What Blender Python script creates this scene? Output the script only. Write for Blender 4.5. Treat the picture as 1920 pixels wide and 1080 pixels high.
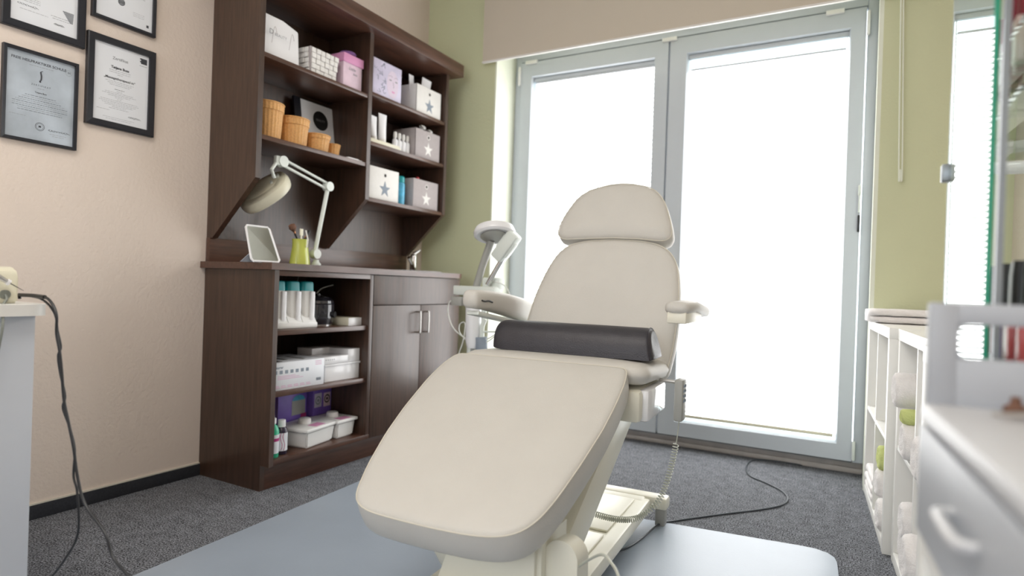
import bpy, bmesh, math, random
from mathutils import Vector, Matrix
random.seed(7)
SC = bpy.context.scene
COL = SC.collection
for o in list(bpy.data.objects): bpy.data.objects.remove(o)
PI = math.pi
def V(*a): return Vector(a)

# ------------------------------------------------------------------ camera
FPX, YAW, PIT, ROL = 1159.2, 0.50954, -0.00299, 0.03393
CAM = V(2.405, 0.0, 0.84)
_F = V(-math.sin(YAW)*math.cos(PIT), math.cos(YAW)*math.cos(PIT), math.sin(PIT))
_R0 = V(math.cos(YAW), math.sin(YAW), 0); _U0 = _R0.cross(_F)
_R = _R0*math.cos(ROL) + _U0*math.sin(ROL); _U = _U0*math.cos(ROL) - _R0*math.sin(ROL)
cd = bpy.data.cameras.new('camera'); cam = bpy.data.objects.new('camera', cd); COL.objects.link(cam)
cam.matrix_world = Matrix(((_R.x, _U.x, -_F.x, CAM.x), (_R.y, _U.y, -_F.y, CAM.y), (_R.z, _U.z, -_F.z, CAM.z), (0, 0, 0, 1)))
cd.sensor_width = 36; cd.lens = FPX*36/1920; cd.clip_start = 0.02
cd.dof.use_dof = True; cd.dof.focus_distance = 1.85; cd.dof.aperture_fstop = 1.9
SC.camera = cam
def at(px, py, ax, val):
    """the world point seen at pixel (px, py) on the plane axis ax = val"""
    d = _F + _R*((px-960)/FPX) - _U*((py-540)/FPX)
    return CAM + d*((val-CAM[ax])/d[ax])

# ------------------------------------------------------------------ world, lights, exposure
w = bpy.data.worlds.new('sky'); SC.world = w; w.use_nodes = True
bg = w.node_tree.nodes['Background']; bg.inputs[0].default_value = (0.86, 0.93, 1, 1); bg.inputs[1].default_value = 4.0
SC.view_settings.view_transform = 'Standard'; SC.view_settings.look = 'None'
SC.view_settings.gamma = 1; SC.view_settings.use_curve_mapping = False
SC.view_settings.exposure = 0.0
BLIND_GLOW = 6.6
def area(name, loc, rot, sx, sy, power, col):
    l = bpy.data.lights.new(name, 'AREA'); l.shape = 'RECTANGLE'; l.size = sx; l.size_y = sy; l.energy = power; l.color = col
    o = bpy.data.objects.new(name, l); COL.objects.link(o); o.location = loc; o.rotation_euler = rot
    return o
area('rear_fill_light', (1.5, -2.25, 1.55), (PI/2, 0, PI), 2.2, 1.5, 66, (0.97, 0.985, 1))  # soft fill added behind the camera to brighten the chair front
area('ceiling_fill_light', (1.45, 0.2, 2.66), (0, 0, 0), 1.2, 0.6, 26, (1, 0.95, 0.88))  # overhead fill added below the ceiling, without any fixture

# ------------------------------------------------------------------ materials
def lin(c):
    c = [((v/255)/12.92 if v/255 <= 0.04045 else (((v/255)+0.055)/1.055)**2.4) for v in c]
    return (c[0], c[1], c[2], 1)
def mat(name, rgb, rough=0.5, metal=0.0, spec=0.5, noise=0.0, nscale=20, bump=0.0, bscale=200, stretch=(1, 1, 1), coat=0.0, trans=0.0, emit=0.0):
    m = bpy.data.materials.new(name); m.use_nodes = True; nt = m.node_tree; N = nt.nodes; L = nt.links
    b = N['Principled BSDF']; c = lin(rgb)
    b.inputs['Base Color'].default_value = c; b.inputs['Roughness'].default_value = rough
    b.inputs['Metallic'].default_value = metal; b.inputs['Specular IOR Level'].default_value = spec
    b.inputs['Coat Weight'].default_value = coat; b.inputs['Transmission Weight'].default_value = trans
    tc = N.new('ShaderNodeTexCoord'); mp = N.new('ShaderNodeMapping'); mp.inputs['Scale'].default_value = stretch
    L.new(tc.outputs['Object'], mp.inputs[0])
    nz = N.new('ShaderNodeTexNoise'); nz.inputs['Scale'].default_value = nscale; nz.inputs['Detail'].default_value = 4
    L.new(mp.outputs[0], nz.inputs['Vector'])
    if noise > 0:
        mr = N.new('ShaderNodeMapRange'); mr.inputs[1].default_value = 0.25; mr.inputs[2].default_value = 0.75
        mr.inputs[3].default_value = 1-noise; mr.inputs[4].default_value = 1+noise
        L.new(nz.outputs[0], mr.inputs[0])
        mx = N.new('ShaderNodeVectorMath'); mx.operation = 'SCALE'; mx.inputs[0].default_value = c[:3]
        L.new(mr.outputs[0], mx.inputs['Scale']); L.new(mx.outputs[0], b.inputs['Base Color'])
    if bump > 0:
        n2 = N.new('ShaderNodeTexNoise'); n2.inputs['Scale'].default_value = bscale; n2.inputs['Detail'].default_value = 2
        L.new(tc.outputs['Object'], n2.inputs['Vector'])
        bp = N.new('ShaderNodeBump'); bp.inputs['Strength'].default_value = bump; bp.inputs['Distance'].default_value = 0.002
        L.new(n2.outputs[0], bp.inputs['Height']); L.new(bp.outputs[0], b.inputs['Normal'])
    if emit > 0:
        b.inputs['Emission Color'].default_value = c; b.inputs['Emission Strength'].default_value = emit
    return m
M = {}
M['wall'] = mat('wall_paper_beige', (226, 212, 200), 0.85, noise=0.02, nscale=3, bump=0.9, bscale=75)
M['green'] = mat('wall_green', (209, 212, 176), 0.85, noise=0.02, nscale=3, bump=0.6, bscale=90)
M['reveal'] = mat('reveal_plaster', (232, 236, 220), 0.8, noise=0.02)
M['skirt'] = mat('skirting_carpet', (44, 46, 52), 0.95, noise=0.2, nscale=150, bump=0.6)
M['ceil'] = mat('ceiling_white', (238, 236, 230), 0.9, noise=0.01)
M['wood_v'] = mat('wenge_vertical', (67, 47, 36), 0.37, noise=0.42, nscale=9, stretch=(9, 9, 0.7), spec=0.65, coat=0.08)
M['wood_h'] = mat('wenge_horizontal', (80, 53, 41), 0.34, noise=0.40, nscale=9, stretch=(9, 0.7, 9), spec=0.65, coat=0.08)
M['frame'] = mat('window_frame_grey', (198, 205, 212), 0.35, noise=0.01)
M['frame_dark'] = mat('window_seal', (95, 100, 104), 0.6)
M['thresh'] = mat('threshold_metal', (178, 172, 168), 0.45, noise=0.1, nscale=15)
M['white'] = mat('white_plastic', (238, 238, 236), 0.35)
M['lam'] = mat('white_laminate', (238, 237, 232), 0.4, noise=0.01)
M['deskm'] = mat('desk_laminate', (205, 210, 218), 0.45, noise=0.01)
M['cart_shade'] = mat('cart_laminate_shaded', (174, 178, 184), 0.42, noise=0.01)  # white trolley laminate darkened to grey, its shade put into the colour
M['leather'] = mat('cream_leatherette', (208, 205, 198), 0.48, noise=0.02, nscale=12, bump=0.35, bscale=420)
M['seam'] = mat('cream_piping', (213, 208, 194), 0.5)
M['cream'] = mat('cream_enamel', (238, 235, 219), 0.35)
M['black_l'] = mat('black_leatherette', (50, 48, 54), 0.38, noise=0.12, nscale=30, bump=0.5, bscale=260)
M['grey_pl'] = mat('grey_plastic', (165, 165, 160), 0.45)
M['chrome'] = mat('chrome', (225, 225, 225), 0.16, metal=1)
M['steel'] = mat('brushed_steel', (200, 198, 195), 0.35, metal=1)
M['dark'] = mat('black_plastic', (22, 22, 24), 0.4)
M['frame_blk'] = mat('black_picture_frame', (26, 28, 36), 0.35)
M['floorcab'] = mat('floor_cable', (66, 72, 78), 0.4)
M['blackcab'] = mat('black_cable', (24, 26, 30), 0.45)
M['greycab'] = mat('grey_cable', (120, 124, 116), 0.5)
M['whitecab'] = mat('white_cable', (222, 224, 218), 0.5)
M['carttop'] = mat('cart_top', (204, 205, 207), 0.4)  # same trolley laminate, toned down less for the brighter lit top
M['coil'] = mat('coil_cable', (188, 190, 178), 0.45)
M['paper'] = mat('paper', (228, 231, 236), 0.3, noise=0.01)
M['papergrey'] = mat('grey_marbled_paper', (178, 188, 198), 0.3, noise=0.22, nscale=9)
M['ink'] = mat('ink', (60, 62, 68), 0.6)
M['inkg'] = mat('grey_ink', (140, 143, 148), 0.6)
M['inkd'] = mat('dark_green_ink', (40, 62, 62), 0.6)
M['towel'] = mat('white_terry', (238, 234, 232), 0.95, noise=0.05, nscale=60, bump=1.0, bscale=260)
M['towelg'] = mat('lime_terry', (206, 214, 140), 0.95, noise=0.05, nscale=60, bump=1.0, bscale=260)
M['blindfab'] = mat('roller_fabric', (206, 196, 180), 0.85, noise=0.01, nscale=6)
M['wicker'] = mat('wicker', (216, 164, 102), 0.6, noise=0.16, nscale=140)
M['starwhite'] = mat('white_felt', (232, 230, 226), 0.9, noise=0.02, nscale=60)
M['stargrey'] = mat('grey_felt', (176, 168, 168), 0.9, noise=0.04, nscale=60)
M['stars'] = mat('grey_star', (140, 150, 162), 0.9)
M['hole'] = mat('hole_dark', (46, 40, 36), 0.9)
M['teal'] = mat('teal_plastic', (24, 150, 156), 0.3)
M['blue'] = mat('blue_can', (80, 170, 205), 0.3, noise=0.3, nscale=40)
M['pink'] = mat('pink_card', (216, 150, 190), 0.6)
M['pinkl'] = mat('pale_pink_card', (226, 202, 216), 0.6, noise=0.1, nscale=25)
M['purple'] = mat('purple_card', (128, 100, 196), 0.4, noise=0.15, nscale=12)
M['purplef'] = mat('lilac_plastic', (150, 110, 170), 0.3)
M['lilac'] = mat('lilac_card', (206, 200, 222), 0.5, noise=0.12, nscale=14)
M['lime'] = mat('lime_glaze', (196, 204, 92), 0.25, noise=0.03, nscale=10, coat=0.5)
M['brownhair'] = mat('brush_hair', (110, 78, 62), 0.8, noise=0.2, nscale=200)
M['copper'] = mat('copper', (200, 140, 100), 0.3, metal=0.8)
M['lampcream'] = mat('lamp_cream', (224, 220, 198), 0.38)
M['lampwhite'] = mat('lamp_white', (222, 228, 222), 0.35)
M['smoke'] = mat('smoked_plastic', (40, 40, 48), 0.08, coat=1.0)
M['gloss'] = mat('glossy_white', (240, 240, 242), 0.12)
M['magenta'] = mat('magenta', (176, 50, 120), 0.5)
M['red'] = mat('red_plastic', (190, 40, 50), 0.35)
M['yellow'] = mat('yellow_plastic', (176, 170, 50), 0.4)
M['greenbot'] = mat('green_bottle', (60, 180, 140), 0.25)
M['darkbot'] = mat('dark_bottle', (50, 40, 60), 0.25)
M['skin'] = mat('print_skin', (216, 202, 218), 0.6)
M['wine'] = mat('nail_polish_wine', (140, 30, 50), 0.2)
M['coral'] = mat('nail_polish_coral', (206, 92, 92), 0.2)
M['violet'] = mat('nail_polish_violet', (120, 84, 160), 0.2)
M['nude'] = mat('nail_polish_nude', (226, 200, 190), 0.2)
M['greenedge'] = mat('glass_edge_green', (40, 150, 120), 0.2, coat=0.5)
M['alu'] = mat('aluminium', (132, 138, 141), 0.35, metal=0.6)
M['knifep'] = mat('violet_grey', (96, 92, 120), 0.4)
def glass(name, rgb, rough=0.0, ior=1.5):
    m = bpy.data.materials.new(name); m.use_nodes = True; nt = m.node_tree
    b = nt.nodes['Principled BSDF']; b.inputs['Base Color'].default_value = lin(rgb); b.inputs['Roughness'].default_value = rough
    b.inputs['Transmission Weight'].default_value = 1; b.inputs['IOR'].default_value = ior
    return m
M['glass'] = glass('clear_glass', (236, 246, 242))
M['mirror'] = mat('mirror', (215, 220, 215), 0.03, metal=1)
def two_noise(name, c1, c2, s1, s2, rough, bump, lo=0.35, hi=0.68):
    m = bpy.data.materials.new(name); m.use_nodes = True; nt = m.node_tree; N = nt.nodes; L = nt.links; b = N['Principled BSDF']
    tc = N.new('ShaderNodeTexCoord'); a = N.new('ShaderNodeTexNoise'); a.inputs['Scale'].default_value = s1; a.inputs['Detail'].default_value = 3
    L.new(tc.outputs['Object'], a.inputs['Vector'])
    c = N.new('ShaderNodeTexNoise'); c.inputs['Scale'].default_value = s2; c.inputs['Detail'].default_value = 2; L.new(tc.outputs['Object'], c.inputs['Vector'])
    ad = N.new('ShaderNodeMath'); ad.operation = 'MULTIPLY_ADD'; ad.inputs[1].default_value = 0.86; L.new(a.outputs[0], ad.inputs[0])
    sc = N.new('ShaderNodeMath'); sc.operation = 'MULTIPLY'; sc.inputs[1].default_value = 0.14; L.new(c.outputs[0], sc.inputs[0]); L.new(sc.outputs[0], ad.inputs[2])
    r = N.new('ShaderNodeValToRGB'); r.color_ramp.elements[0].position = lo; r.color_ramp.elements[1].position = hi
    r.color_ramp.elements[0].color = lin(c1); r.color_ramp.elements[1].color = lin(c2)
    L.new(ad.outputs[0], r.inputs[0]); L.new(r.outputs[0], b.inputs['Base Color']); b.inputs['Roughness'].default_value = rough
    bp = N.new('ShaderNodeBump'); bp.inputs['Strength'].default_value = bump; bp.inputs['Distance'].default_value = 0.004
    L.new(ad.outputs[0], bp.inputs['Height']); L.new(bp.outputs[0], b.inputs['Normal'])
    b.inputs['Specular IOR Level'].default_value = 0.25
    return m
M['carpet'] = two_noise('carpet_charcoal', (28, 29, 32), (160, 163, 170), 210, 25, 0.95, 0.8, 0.38, 0.68)
M['mat'] = mat('vinyl_mat', (156, 167, 180), 0.32, noise=0.06, nscale=3, bump=0.12, bscale=160, spec=0.6)
# glowing daylight in the pleated fabric
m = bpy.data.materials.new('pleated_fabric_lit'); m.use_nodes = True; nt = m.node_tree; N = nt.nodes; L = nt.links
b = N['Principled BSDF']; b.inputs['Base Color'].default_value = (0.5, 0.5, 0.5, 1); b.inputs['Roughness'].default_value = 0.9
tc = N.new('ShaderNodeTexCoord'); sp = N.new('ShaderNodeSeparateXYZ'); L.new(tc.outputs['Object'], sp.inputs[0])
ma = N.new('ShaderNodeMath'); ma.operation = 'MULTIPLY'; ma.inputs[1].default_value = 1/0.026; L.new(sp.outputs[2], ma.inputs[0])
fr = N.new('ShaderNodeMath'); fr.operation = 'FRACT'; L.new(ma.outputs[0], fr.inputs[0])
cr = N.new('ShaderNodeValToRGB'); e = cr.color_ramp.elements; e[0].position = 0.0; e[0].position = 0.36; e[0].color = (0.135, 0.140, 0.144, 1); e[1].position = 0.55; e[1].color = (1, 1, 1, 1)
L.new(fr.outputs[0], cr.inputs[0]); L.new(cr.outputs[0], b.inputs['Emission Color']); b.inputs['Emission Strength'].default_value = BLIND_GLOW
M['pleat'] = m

# ------------------------------------------------------------------ mesh helpers
def nb(): return bmesh.new()
def box(bm, x0, x1, y0, y1, z0, z1, bev=0.0, mtx=None, seg=2):
    r = bmesh.ops.create_cube(bm, size=1)['verts']
    bmesh.ops.transform(bm, matrix=Matrix.Translation(((x0+x1)/2, (y0+y1)/2, (z0+z1)/2)) @ Matrix.Diagonal((abs(x1-x0), abs(y1-y0), abs(z1-z0), 1)), verts=r)
    vs = list(r)
    if bev > 0:
        ed = list({e for v in r for e in v.link_edges})
        q = bmesh.ops.bevel(bm, geom=ed, offset=bev, segments=seg, profile=0.5, affect='EDGES')
        vs = list({v for f in q['faces'] for v in f.verts} | {v for v in r if v.is_valid})
        vs = list({v for v0 in vs if v0.is_valid for f in v0.link_faces for v in f.verts})
    if mtx is not None: bmesh.ops.transform(bm, matrix=mtx, verts=vs)
    return vs
def frame_of(d):
    d = d.normalized(); a = V(0, 0, 1) if abs(d.z) < 0.9 else V(1, 0, 0)
    u = d.cross(a).normalized(); return u, d.cross(u).normalized()
def tube(bm, pts, r, n=10, cap=True, closed=False):
    pts = [Vector(p) for p in pts]; rings = []; u = None; m = len(pts)
    for i, p in enumerate(pts):
        if closed: d = (pts[(i+1) % m]-pts[i-1])
        else: d = (pts[min(i+1, m-1)]-pts[max(i-1, 0)])
        if d.length < 1e-9: d = V(0, 0, 1)
        d.normalize()
        if u is None: u, _ = frame_of(d)
        u = (u-d*u.dot(d)).normalized(); v = d.cross(u)
        rr = r[i] if isinstance(r, (list, tuple)) else r
        rings.append([bm.verts.new(p+(u*math.cos(2*PI*k/n)+v*math.sin(2*PI*k/n))*rr) for k in range(n)])
    for i in range(m if closed else m-1):
        a, b2 = rings[i], rings[(i+1) % m]
        for k in range(n): bm.faces.new((a[k], a[(k+1) % n], b2[(k+1) % n], b2[k]))
    if cap and not closed:
        bm.faces.new(rings[0][::-1]); bm.faces.new(rings[-1])
def smooth_path(pts, k=8):
    pts = [Vector(p) for p in pts]; out = []
    for i in range(len(pts)-1):
        p0 = pts[max(i-1, 0)]; p1 = pts[i]; p2 = pts[i+1]; p3 = pts[min(i+2, len(pts)-1)]
        for j in range(k):
            t = j/k
            out.append(0.5*((2*p1)+(p2-p0)*t+(2*p0-5*p1+4*p2-p3)*t*t+(3*p1-p0-3*p2+p3)*t**3))
    out.append(pts[-1]); return out
def lathe(bm, prof, c=(0, 0, 0), n=28, mtx=None, sy=1.0):
    rings = []
    for r, z in prof: rings.append([bm.verts.new((c[0]+max(r, 1e-5)*math.cos(2*PI*k/n), c[1]+sy*max(r, 1e-5)*math.sin(2*PI*k/n), c[2]+z)) for k in range(n)])
    for a, b2 in zip(rings, rings[1:]):
        for k in range(n): bm.faces.new((a[k], a[(k+1) % n], b2[(k+1) % n], b2[k]))
    bm.faces.new(rings[0][::-1]); bm.faces.new(rings[-1])
    if mtx is not None: bmesh.ops.transform(bm, matrix=mtx, verts=[v for r in rings for v in r])
def prism(bm, pts, d, mtx=None):
    """polygon (3-D points) extruded by vector d"""
    d = Vector(d); a = [bm.verts.new(p) for p in pts]; b2 = [bm.verts.new(Vector(p)+d) for p in pts]
    n = len(a); bm.faces.new(a[::-1]); bm.faces.new(b2)
    for i in range(n): bm.faces.new((a[i], a[(i+1) % n], b2[(i+1) % n], b2[i]))
    if mtx is not None: bmesh.ops.transform(bm, matrix=mtx, verts=a+b2)
def quad(bm, a, b2, c, d): bm.faces.new([bm.verts.new(p) for p in (a, b2, c, d)])
def flat(bm, pts): bm.faces.new([bm.verts.new(p) for p in pts])

def resample(out, n=96):
    P = [Vector((p[0], p[1], 0)) for p in out]; m = len(P); d = [0]
    for i in range(m): d.append(d[-1]+(P[(i+1) % m]-P[i]).length)
    res = []; j = 0
    for k in range(n):
        t = d[-1]*k/n
        while d[j+1] < t: j += 1
        f = (t-d[j])/max(1e-9, d[j+1]-d[j]); res.append(P[j].lerp(P[(j+1) % m], f))
    for _ in range(2): res = [(res[i-1]+res[i]*2+res[(i+1) % n])/4 for i in range(n)]
    return res
def rrect(w, h, r, k=6):
    out = []
    for cx, cy, a0 in ((w/2-r, h/2-r, 0), (-w/2+r, h/2-r, PI/2), (-w/2+r, -h/2+r, PI), (w/2-r, -h/2+r, 1.5*PI)):
        for i in range(k+1): a = a0+PI/2*i/k; out.append((cx+r*math.cos(a), cy+r*math.sin(a)))
    return out
def slab(bm, out, t, edge=0.02, crown=0.006, mtx=None, n=96):
    """upholstered slab: outline in the local xy plane, its top at z = 0, thickness t below"""
    P = resample(out, n)
    area2 = sum(P[i].x*P[(i+1) % n].y-P[(i+1) % n].x*P[i].y for i in range(n))
    if area2 < 0: P.reverse()
    nor = []
    for i in range(n):
        e = (P[(i+1) % n]-P[i-1]).normalized(); nor.append(V(e.y, -e.x, 0))
    def ring(off, z): return [bm.verts.new((P[i].x-nor[i].x*off, P[i].y-nor[i].y*off, z)) for i in range(n)]
    R = [ring(edge*0.8, -t), ring(edge*0.25, -t+edge*0.3), ring(0, -t+edge*0.9), ring(-0.002, -t*0.5), ring(0, -edge*0.8), ring(edge*0.18, -edge*0.35), ring(edge*0.6, -edge*0.08), ring(edge*1.2, crown*0.4)]
    c = sum(P, V(0, 0, 0))/n
    for s, z in ((0.78, 0.75), (0.55, 0.95), (0.3, 1.0)):
        last = R[7]; R.append([bm.verts.new((c.x+(v.co.x-c.x)*s, c.y+(v.co.y-c.y)*s, crown*z)) for v in last])
    for a, b2 in zip(R, R[1:]):
        for k in range(n): bm.faces.new((a[k], a[(k+1) % n], b2[(k+1) % n], b2[k]))
    bm.faces.new(R[0][::-1]); bm.faces.new(R[-1])
    if mtx is not None: bmesh.ops.transform(bm, matrix=mtx, verts=[v for r in R for v in r])
    return P, nor

_fonts = {}
def text_bm(bm, s, size, mtx, align='CENTER', bold=0.0, shear=0.0, space=1.0):
    cu = bpy.data.curves.new('t', 'FONT'); cu.body = s; cu.size = size; cu.align_x = align; cu.align_y = 'CENTER'; cu.offset = bold; cu.shear = shear; cu.space_character = space
    cu.resolution_u = 3
    o = bpy.data.objects.new('t', cu); me = bpy.data.meshes.new_from_object(o)
    n0 = len(bm.verts); bm.from_mesh(me); bm.verts.ensure_lookup_table()
    bmesh.ops.transform(bm, matrix=mtx, verts=bm.verts[n0:])
    bpy.data.objects.remove(o); bpy.data.curves.remove(cu); bpy.data.meshes.remove(me)

# ------------------------------------------------------------------ object helpers
XF = {}
def thing(name, label, cat, loc=(0, 0, 0), rotz=0.0, group=None):
    o = bpy.data.objects.new(name, None); COL.objects.link(o); o.location = loc; o.rotation_euler = (0, 0, rotz); o.empty_display_size = 0.1
    o['label'] = label; o['category'] = cat
    if group: o['group'] = group
    XF[o.name] = Matrix.Translation(loc) @ Matrix.Rotation(rotz, 4, 'Z')
    return o
def part(name, bm, m, parent=None, world=True, smooth=True, loc=None, label=None, ang=0.6):
    """links bm as one mesh object; with world=True its coordinates are the room's"""
    root = parent
    if parent is not None and world:
        bmesh.ops.transform(bm, matrix=XF[parent.name].inverted(), verts=bm.verts[:])
    if loc is not None: bmesh.ops.transform(bm, matrix=Matrix.Translation(-Vector(loc)), verts=bm.verts[:])
    bmesh.ops.recalc_face_normals(bm, faces=bm.faces[:])
    me = bpy.data.meshes.new(name); bm.to_mesh(me); bm.free()
    ms = m if isinstance(m, (list, tuple)) else [m]
    for q in ms: me.materials.append(M[q])
    if smooth:
        me.polygons.foreach_set('use_smooth', [True]*len(me.polygons))
        me.set_sharp_from_angle(angle=ang)
    o = bpy.data.objects.new(name, me); COL.objects.link(o)
    if parent is not None: o.parent = parent
    if loc is not None: o.location = loc
    XF[o.name] = (XF[parent.name] if parent is not None else Matrix.Identity(4)) @ (Matrix.Translation(loc) if loc is not None else Matrix.Identity(4))
    if label: o['label'] = label
    return o
def tag(o, label, cat, group=None, kind=None):
    o['label'] = label; o['category'] = cat
    if group: o['group'] = group
    if kind: o['kind'] = kind
    return o
def struct(name, bm, m, label=None, cat=None, **k):
    o = part(name, bm, m, **k); o['kind'] = 'structure'
    if label: o['label'] = label
    if cat: o['category'] = cat
    return o
def B(*a, **k): bm = nb(); box(bm, *a, **k); return bm

# ------------------------------------------------------------------ the room
D = 3.12          # face of the green window wall
YF = 3.35         # face of the window frame
SK = 0.065        # the right-hand wall and its furniture run slightly askew
struct('floor', B(-0.1, 3.5, -2.5, 3.6, -0.1, 0), 'carpet', 'charcoal speckled carpet floor', 'floor')
struct('ceiling', B(-0.1, 3.4, -2.5, 3.5, 2.72, 2.82), 'ceil', 'white ceiling above the room', 'ceiling')
struct('wall_left', B(-0.12, 0, -2.5, 3.5, 0, 2.75), 'wall', 'beige textured wall with framed certificates', 'wall')
bm = nb(); box(bm, -0.1, 0.501, D, 3.5, 0, 2.75); box(bm, 2.468, 3.4, D, 3.5, 0, 2.75); box(bm, 0.501, 2.468, D, 3.5, 2.304, 2.75)
struct('wall_window', bm, 'green', 'sage green wall around the glazed doors', 'wall')
bm = nb(); prism(bm, [(2.935, D+0.02, 0), (3.30, -2.5, 0), (3.5, -2.5, 0), (3.5, D+0.02, 0)], (0, 0, 2.75)); struct('wall_right', bm, 'wall', 'beige wall behind the glass cabinet', 'wall')
bm = nb(); box(bm, -0.1, 0.4, -2.6, -2.5, 0, 2.75); box(bm, 2.6, 3.5, -2.6, -2.5, 0, 2.75); box(bm, 0.4, 2.6, -2.6, -2.5, 0, 0.8); box(bm, 0.4, 2.6, -2.6, -2.5, 2.3, 2.75)
struct('wall_rear', bm, 'wall', 'beige wall behind the viewer', 'wall')
bm = nb(); box(bm, 0, 0.012, -2.5, 1.644, 0, 0.048, 0.002); struct('baseboard_left', bm, 'skirt', 'charcoal carpet skirting along the beige wall', 'baseboard')
bm = nb(); box(bm, 0, 0.007, -2.5, 1.644, 0.048, 0.053); struct('trim_1', bm, 'seam', 'thin cream strip topping the carpet skirting', 'trim')
bm = nb(); box(bm, 0.509, 2.452, 3.384, 3.50, 0, 0.026, 0.005); box(bm, 0.509, 2.452, 3.390, 3.50, 0.026, 0.0575, 0.003)
struct('trim_2', bm, 'thresh', 'grey brown metal threshold below the glazed doors', 'threshold')

bm = nb(); box(bm, 0.500, 0.509, D-0.0005, 3.42, 0.0, 2.30); box(bm, 2.452, 2.469, D-0.0005, 3.42, 0.0, 2.30); box(bm, 0.509, 2.452, D-0.0005, 3.42, 2.296, 2.305)
struct('trim_3', bm, 'reveal', 'pale plastered reveal lining around the glazed doors', 'trim')
# ------------------------------------------------------------------ glazed double door
wd = thing('window_1', 'grey framed glazed double door with two tall panes', 'window', (1.48, YF, 0.06)); wd['kind'] = 'structure'
bm = nb(); box(bm, 0.510, 0.552, YF, 3.42, 0.06, 2.30, 0.004); box(bm, 2.408, 2.452, YF, 3.42, 0.06, 2.30, 0.004); box(bm, 0.552, 2.408, YF, 3.42, 2.222, 2.30, 0.004)
part('outer_frame', bm, 'frame', wd)
bm = nb(); box(bm, 0.555, 2.405, YF+0.012, YF+0.03, 2.212, 2.224); box(bm, 1.470, 1.474, YF+0.004, YF+0.03, 0.066, 2.21); box(bm, 0.555, 2.405, YF+0.008, YF+0.03, 0.058, 0.067)
part('seal', bm, 'frame_dark', wd)
def sash(x0, x1, g0, g1):
    bm = nb(); y0 = YF-0.012; y1 = YF+0.05; z0, z1, h0, h1 = 0.067, 2.212, 0.142, 2.125
    F = [(x0, z0), (x1, z0), (x1, z1), (x0, z1)]; G = [(g0, h0), (g1, h0), (g1, h1), (g0, h1)]
    G2 = [(g0+0.006, h0+0.006), (g1-0.006, h0+0.006), (g1-0.006, h1-0.006), (g0+0.006, h1-0.006)]
    fa = [bm.verts.new((x, y0, z)) for x, z in F]; ga = [bm.verts.new((x, y0, z)) for x, z in G]
    g2 = [bm.verts.new((x, y0+0.014, z)) for x, z in G2]; g3 = [bm.verts.new((x, y1, z)) for x, z in G2]; fb = [bm.verts.new((x, y1, z)) for x, z in F]
    for i in range(4):
        j = (i+1) % 4
        for a, c in ((fb, fa), (fa, ga), (ga, g2), (g2, g3), (g3, fb)): bm.faces.new((a[i], a[j], c[j], c[i]))
    s = part('sash', bm, 'frame', wd, ang=0.3)
    part('pane', B(g0+0.004, g1-0.004, YF+0.035, YF+0.041, h0+0.004, h1-0.004), 'glass', s, smooth=False)
    return s
sL = sash(0.555, 1.466, 0.627, 1.392); sR = sash(1.476, 2.404, 1.566, 2.340)
for x, z in ((0.625, 2.211), (1.472, 2.211), (2.27, 2.211)): part('latch_cover', B(x-0.04, x+0.04, YF-0.024, YF-0.008, z-0.012, z+0.010, 0.004), 'white', wd)
for x in (0.548, 2.412): part('hinge', B(x-0.007, x+0.007, YF-0.03, YF-0.005, 2.075, 2.19, 0.005), 'white', wd)
part('hinge', B(2.404, 2.418, YF-0.03, YF-0.005, 0.075, 0.165, 0.005), 'lampwhite', wd)
bm = nb(); box(bm, 1.478, 1.50, YF-0.035, YF-0.012, 1.02, 1.10, 0.004); box(bm, 1.484, 1.496, YF-0.055, YF-0.03, 0.88, 1.06, 0.005)
part('handle', bm, 'white', wd)
bm = nb(); box(bm, 2.392, 2.406, YF-0.03, YF-0.012, 1.32, 1.37, 0.003); box(bm, 2.395, 2.404, YF-0.03, YF-0.012, 1.24, 1.33, 0.003); part('catch', bm, 'lampwhite', wd)
part('catch', B(2.394, 2.405, YF-0.026, YF-0.012, 1.15, 1.23, 0.003), 'dark', wd)
# pleated blinds, each clipped in front of its pane
def pleated(x0, x1, ztop, zbot, label):
    t = thing('pleated_blind', label, 'blind', ((x0+x1)/2, YF, zbot), 0, 'pleated blinds in the glazed doors')
    bm = nb(); p = 0.026; n = int((ztop-zbot-0.03)/p); prev = None; zz = zbot+0.018
    for i in range(2*n+1):
        z = zz+i*p/2; y = YF+0.016+(0.009 if i % 2 else 0.0)
        cur = (bm.verts.new((x0, y, z)), bm.verts.new((x1, y, z)))
        if prev: bm.faces.new((prev[0], prev[1], cur[1], cur[0]))
        prev = cur
    part('pleated_fabric', bm, 'pleat', t, smooth=False)
    topz = zz+n*p
    part('top_rail', B(x0, x1, YF+0.008, YF+0.03, topz, topz+0.012, 0.003), 'deskm', t)
    part('head_rail', B(x0-0.016, x1+0.014, YF+0.008, YF+0.032, 2.094, 2.117, 0.003), 'frame', t)
    part('bottom_rail', B(x0, x1, YF+0.010, YF+0.03, zbot, zbot+0.018, 0.003), 'lampcream', t)
    for x in (x0-0.004, x1+0.004):
        part('guide_cord', B(x-0.002, x+0.002, YF+0.014, YF+0.018, 0.16, 2.11), 'white', t)
    return t
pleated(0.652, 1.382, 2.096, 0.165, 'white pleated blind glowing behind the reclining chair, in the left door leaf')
pleated(1.588, 2.322, 2.066, 0.165, 'white pleated blind filling the right door leaf, pleats visible low down')
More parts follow.
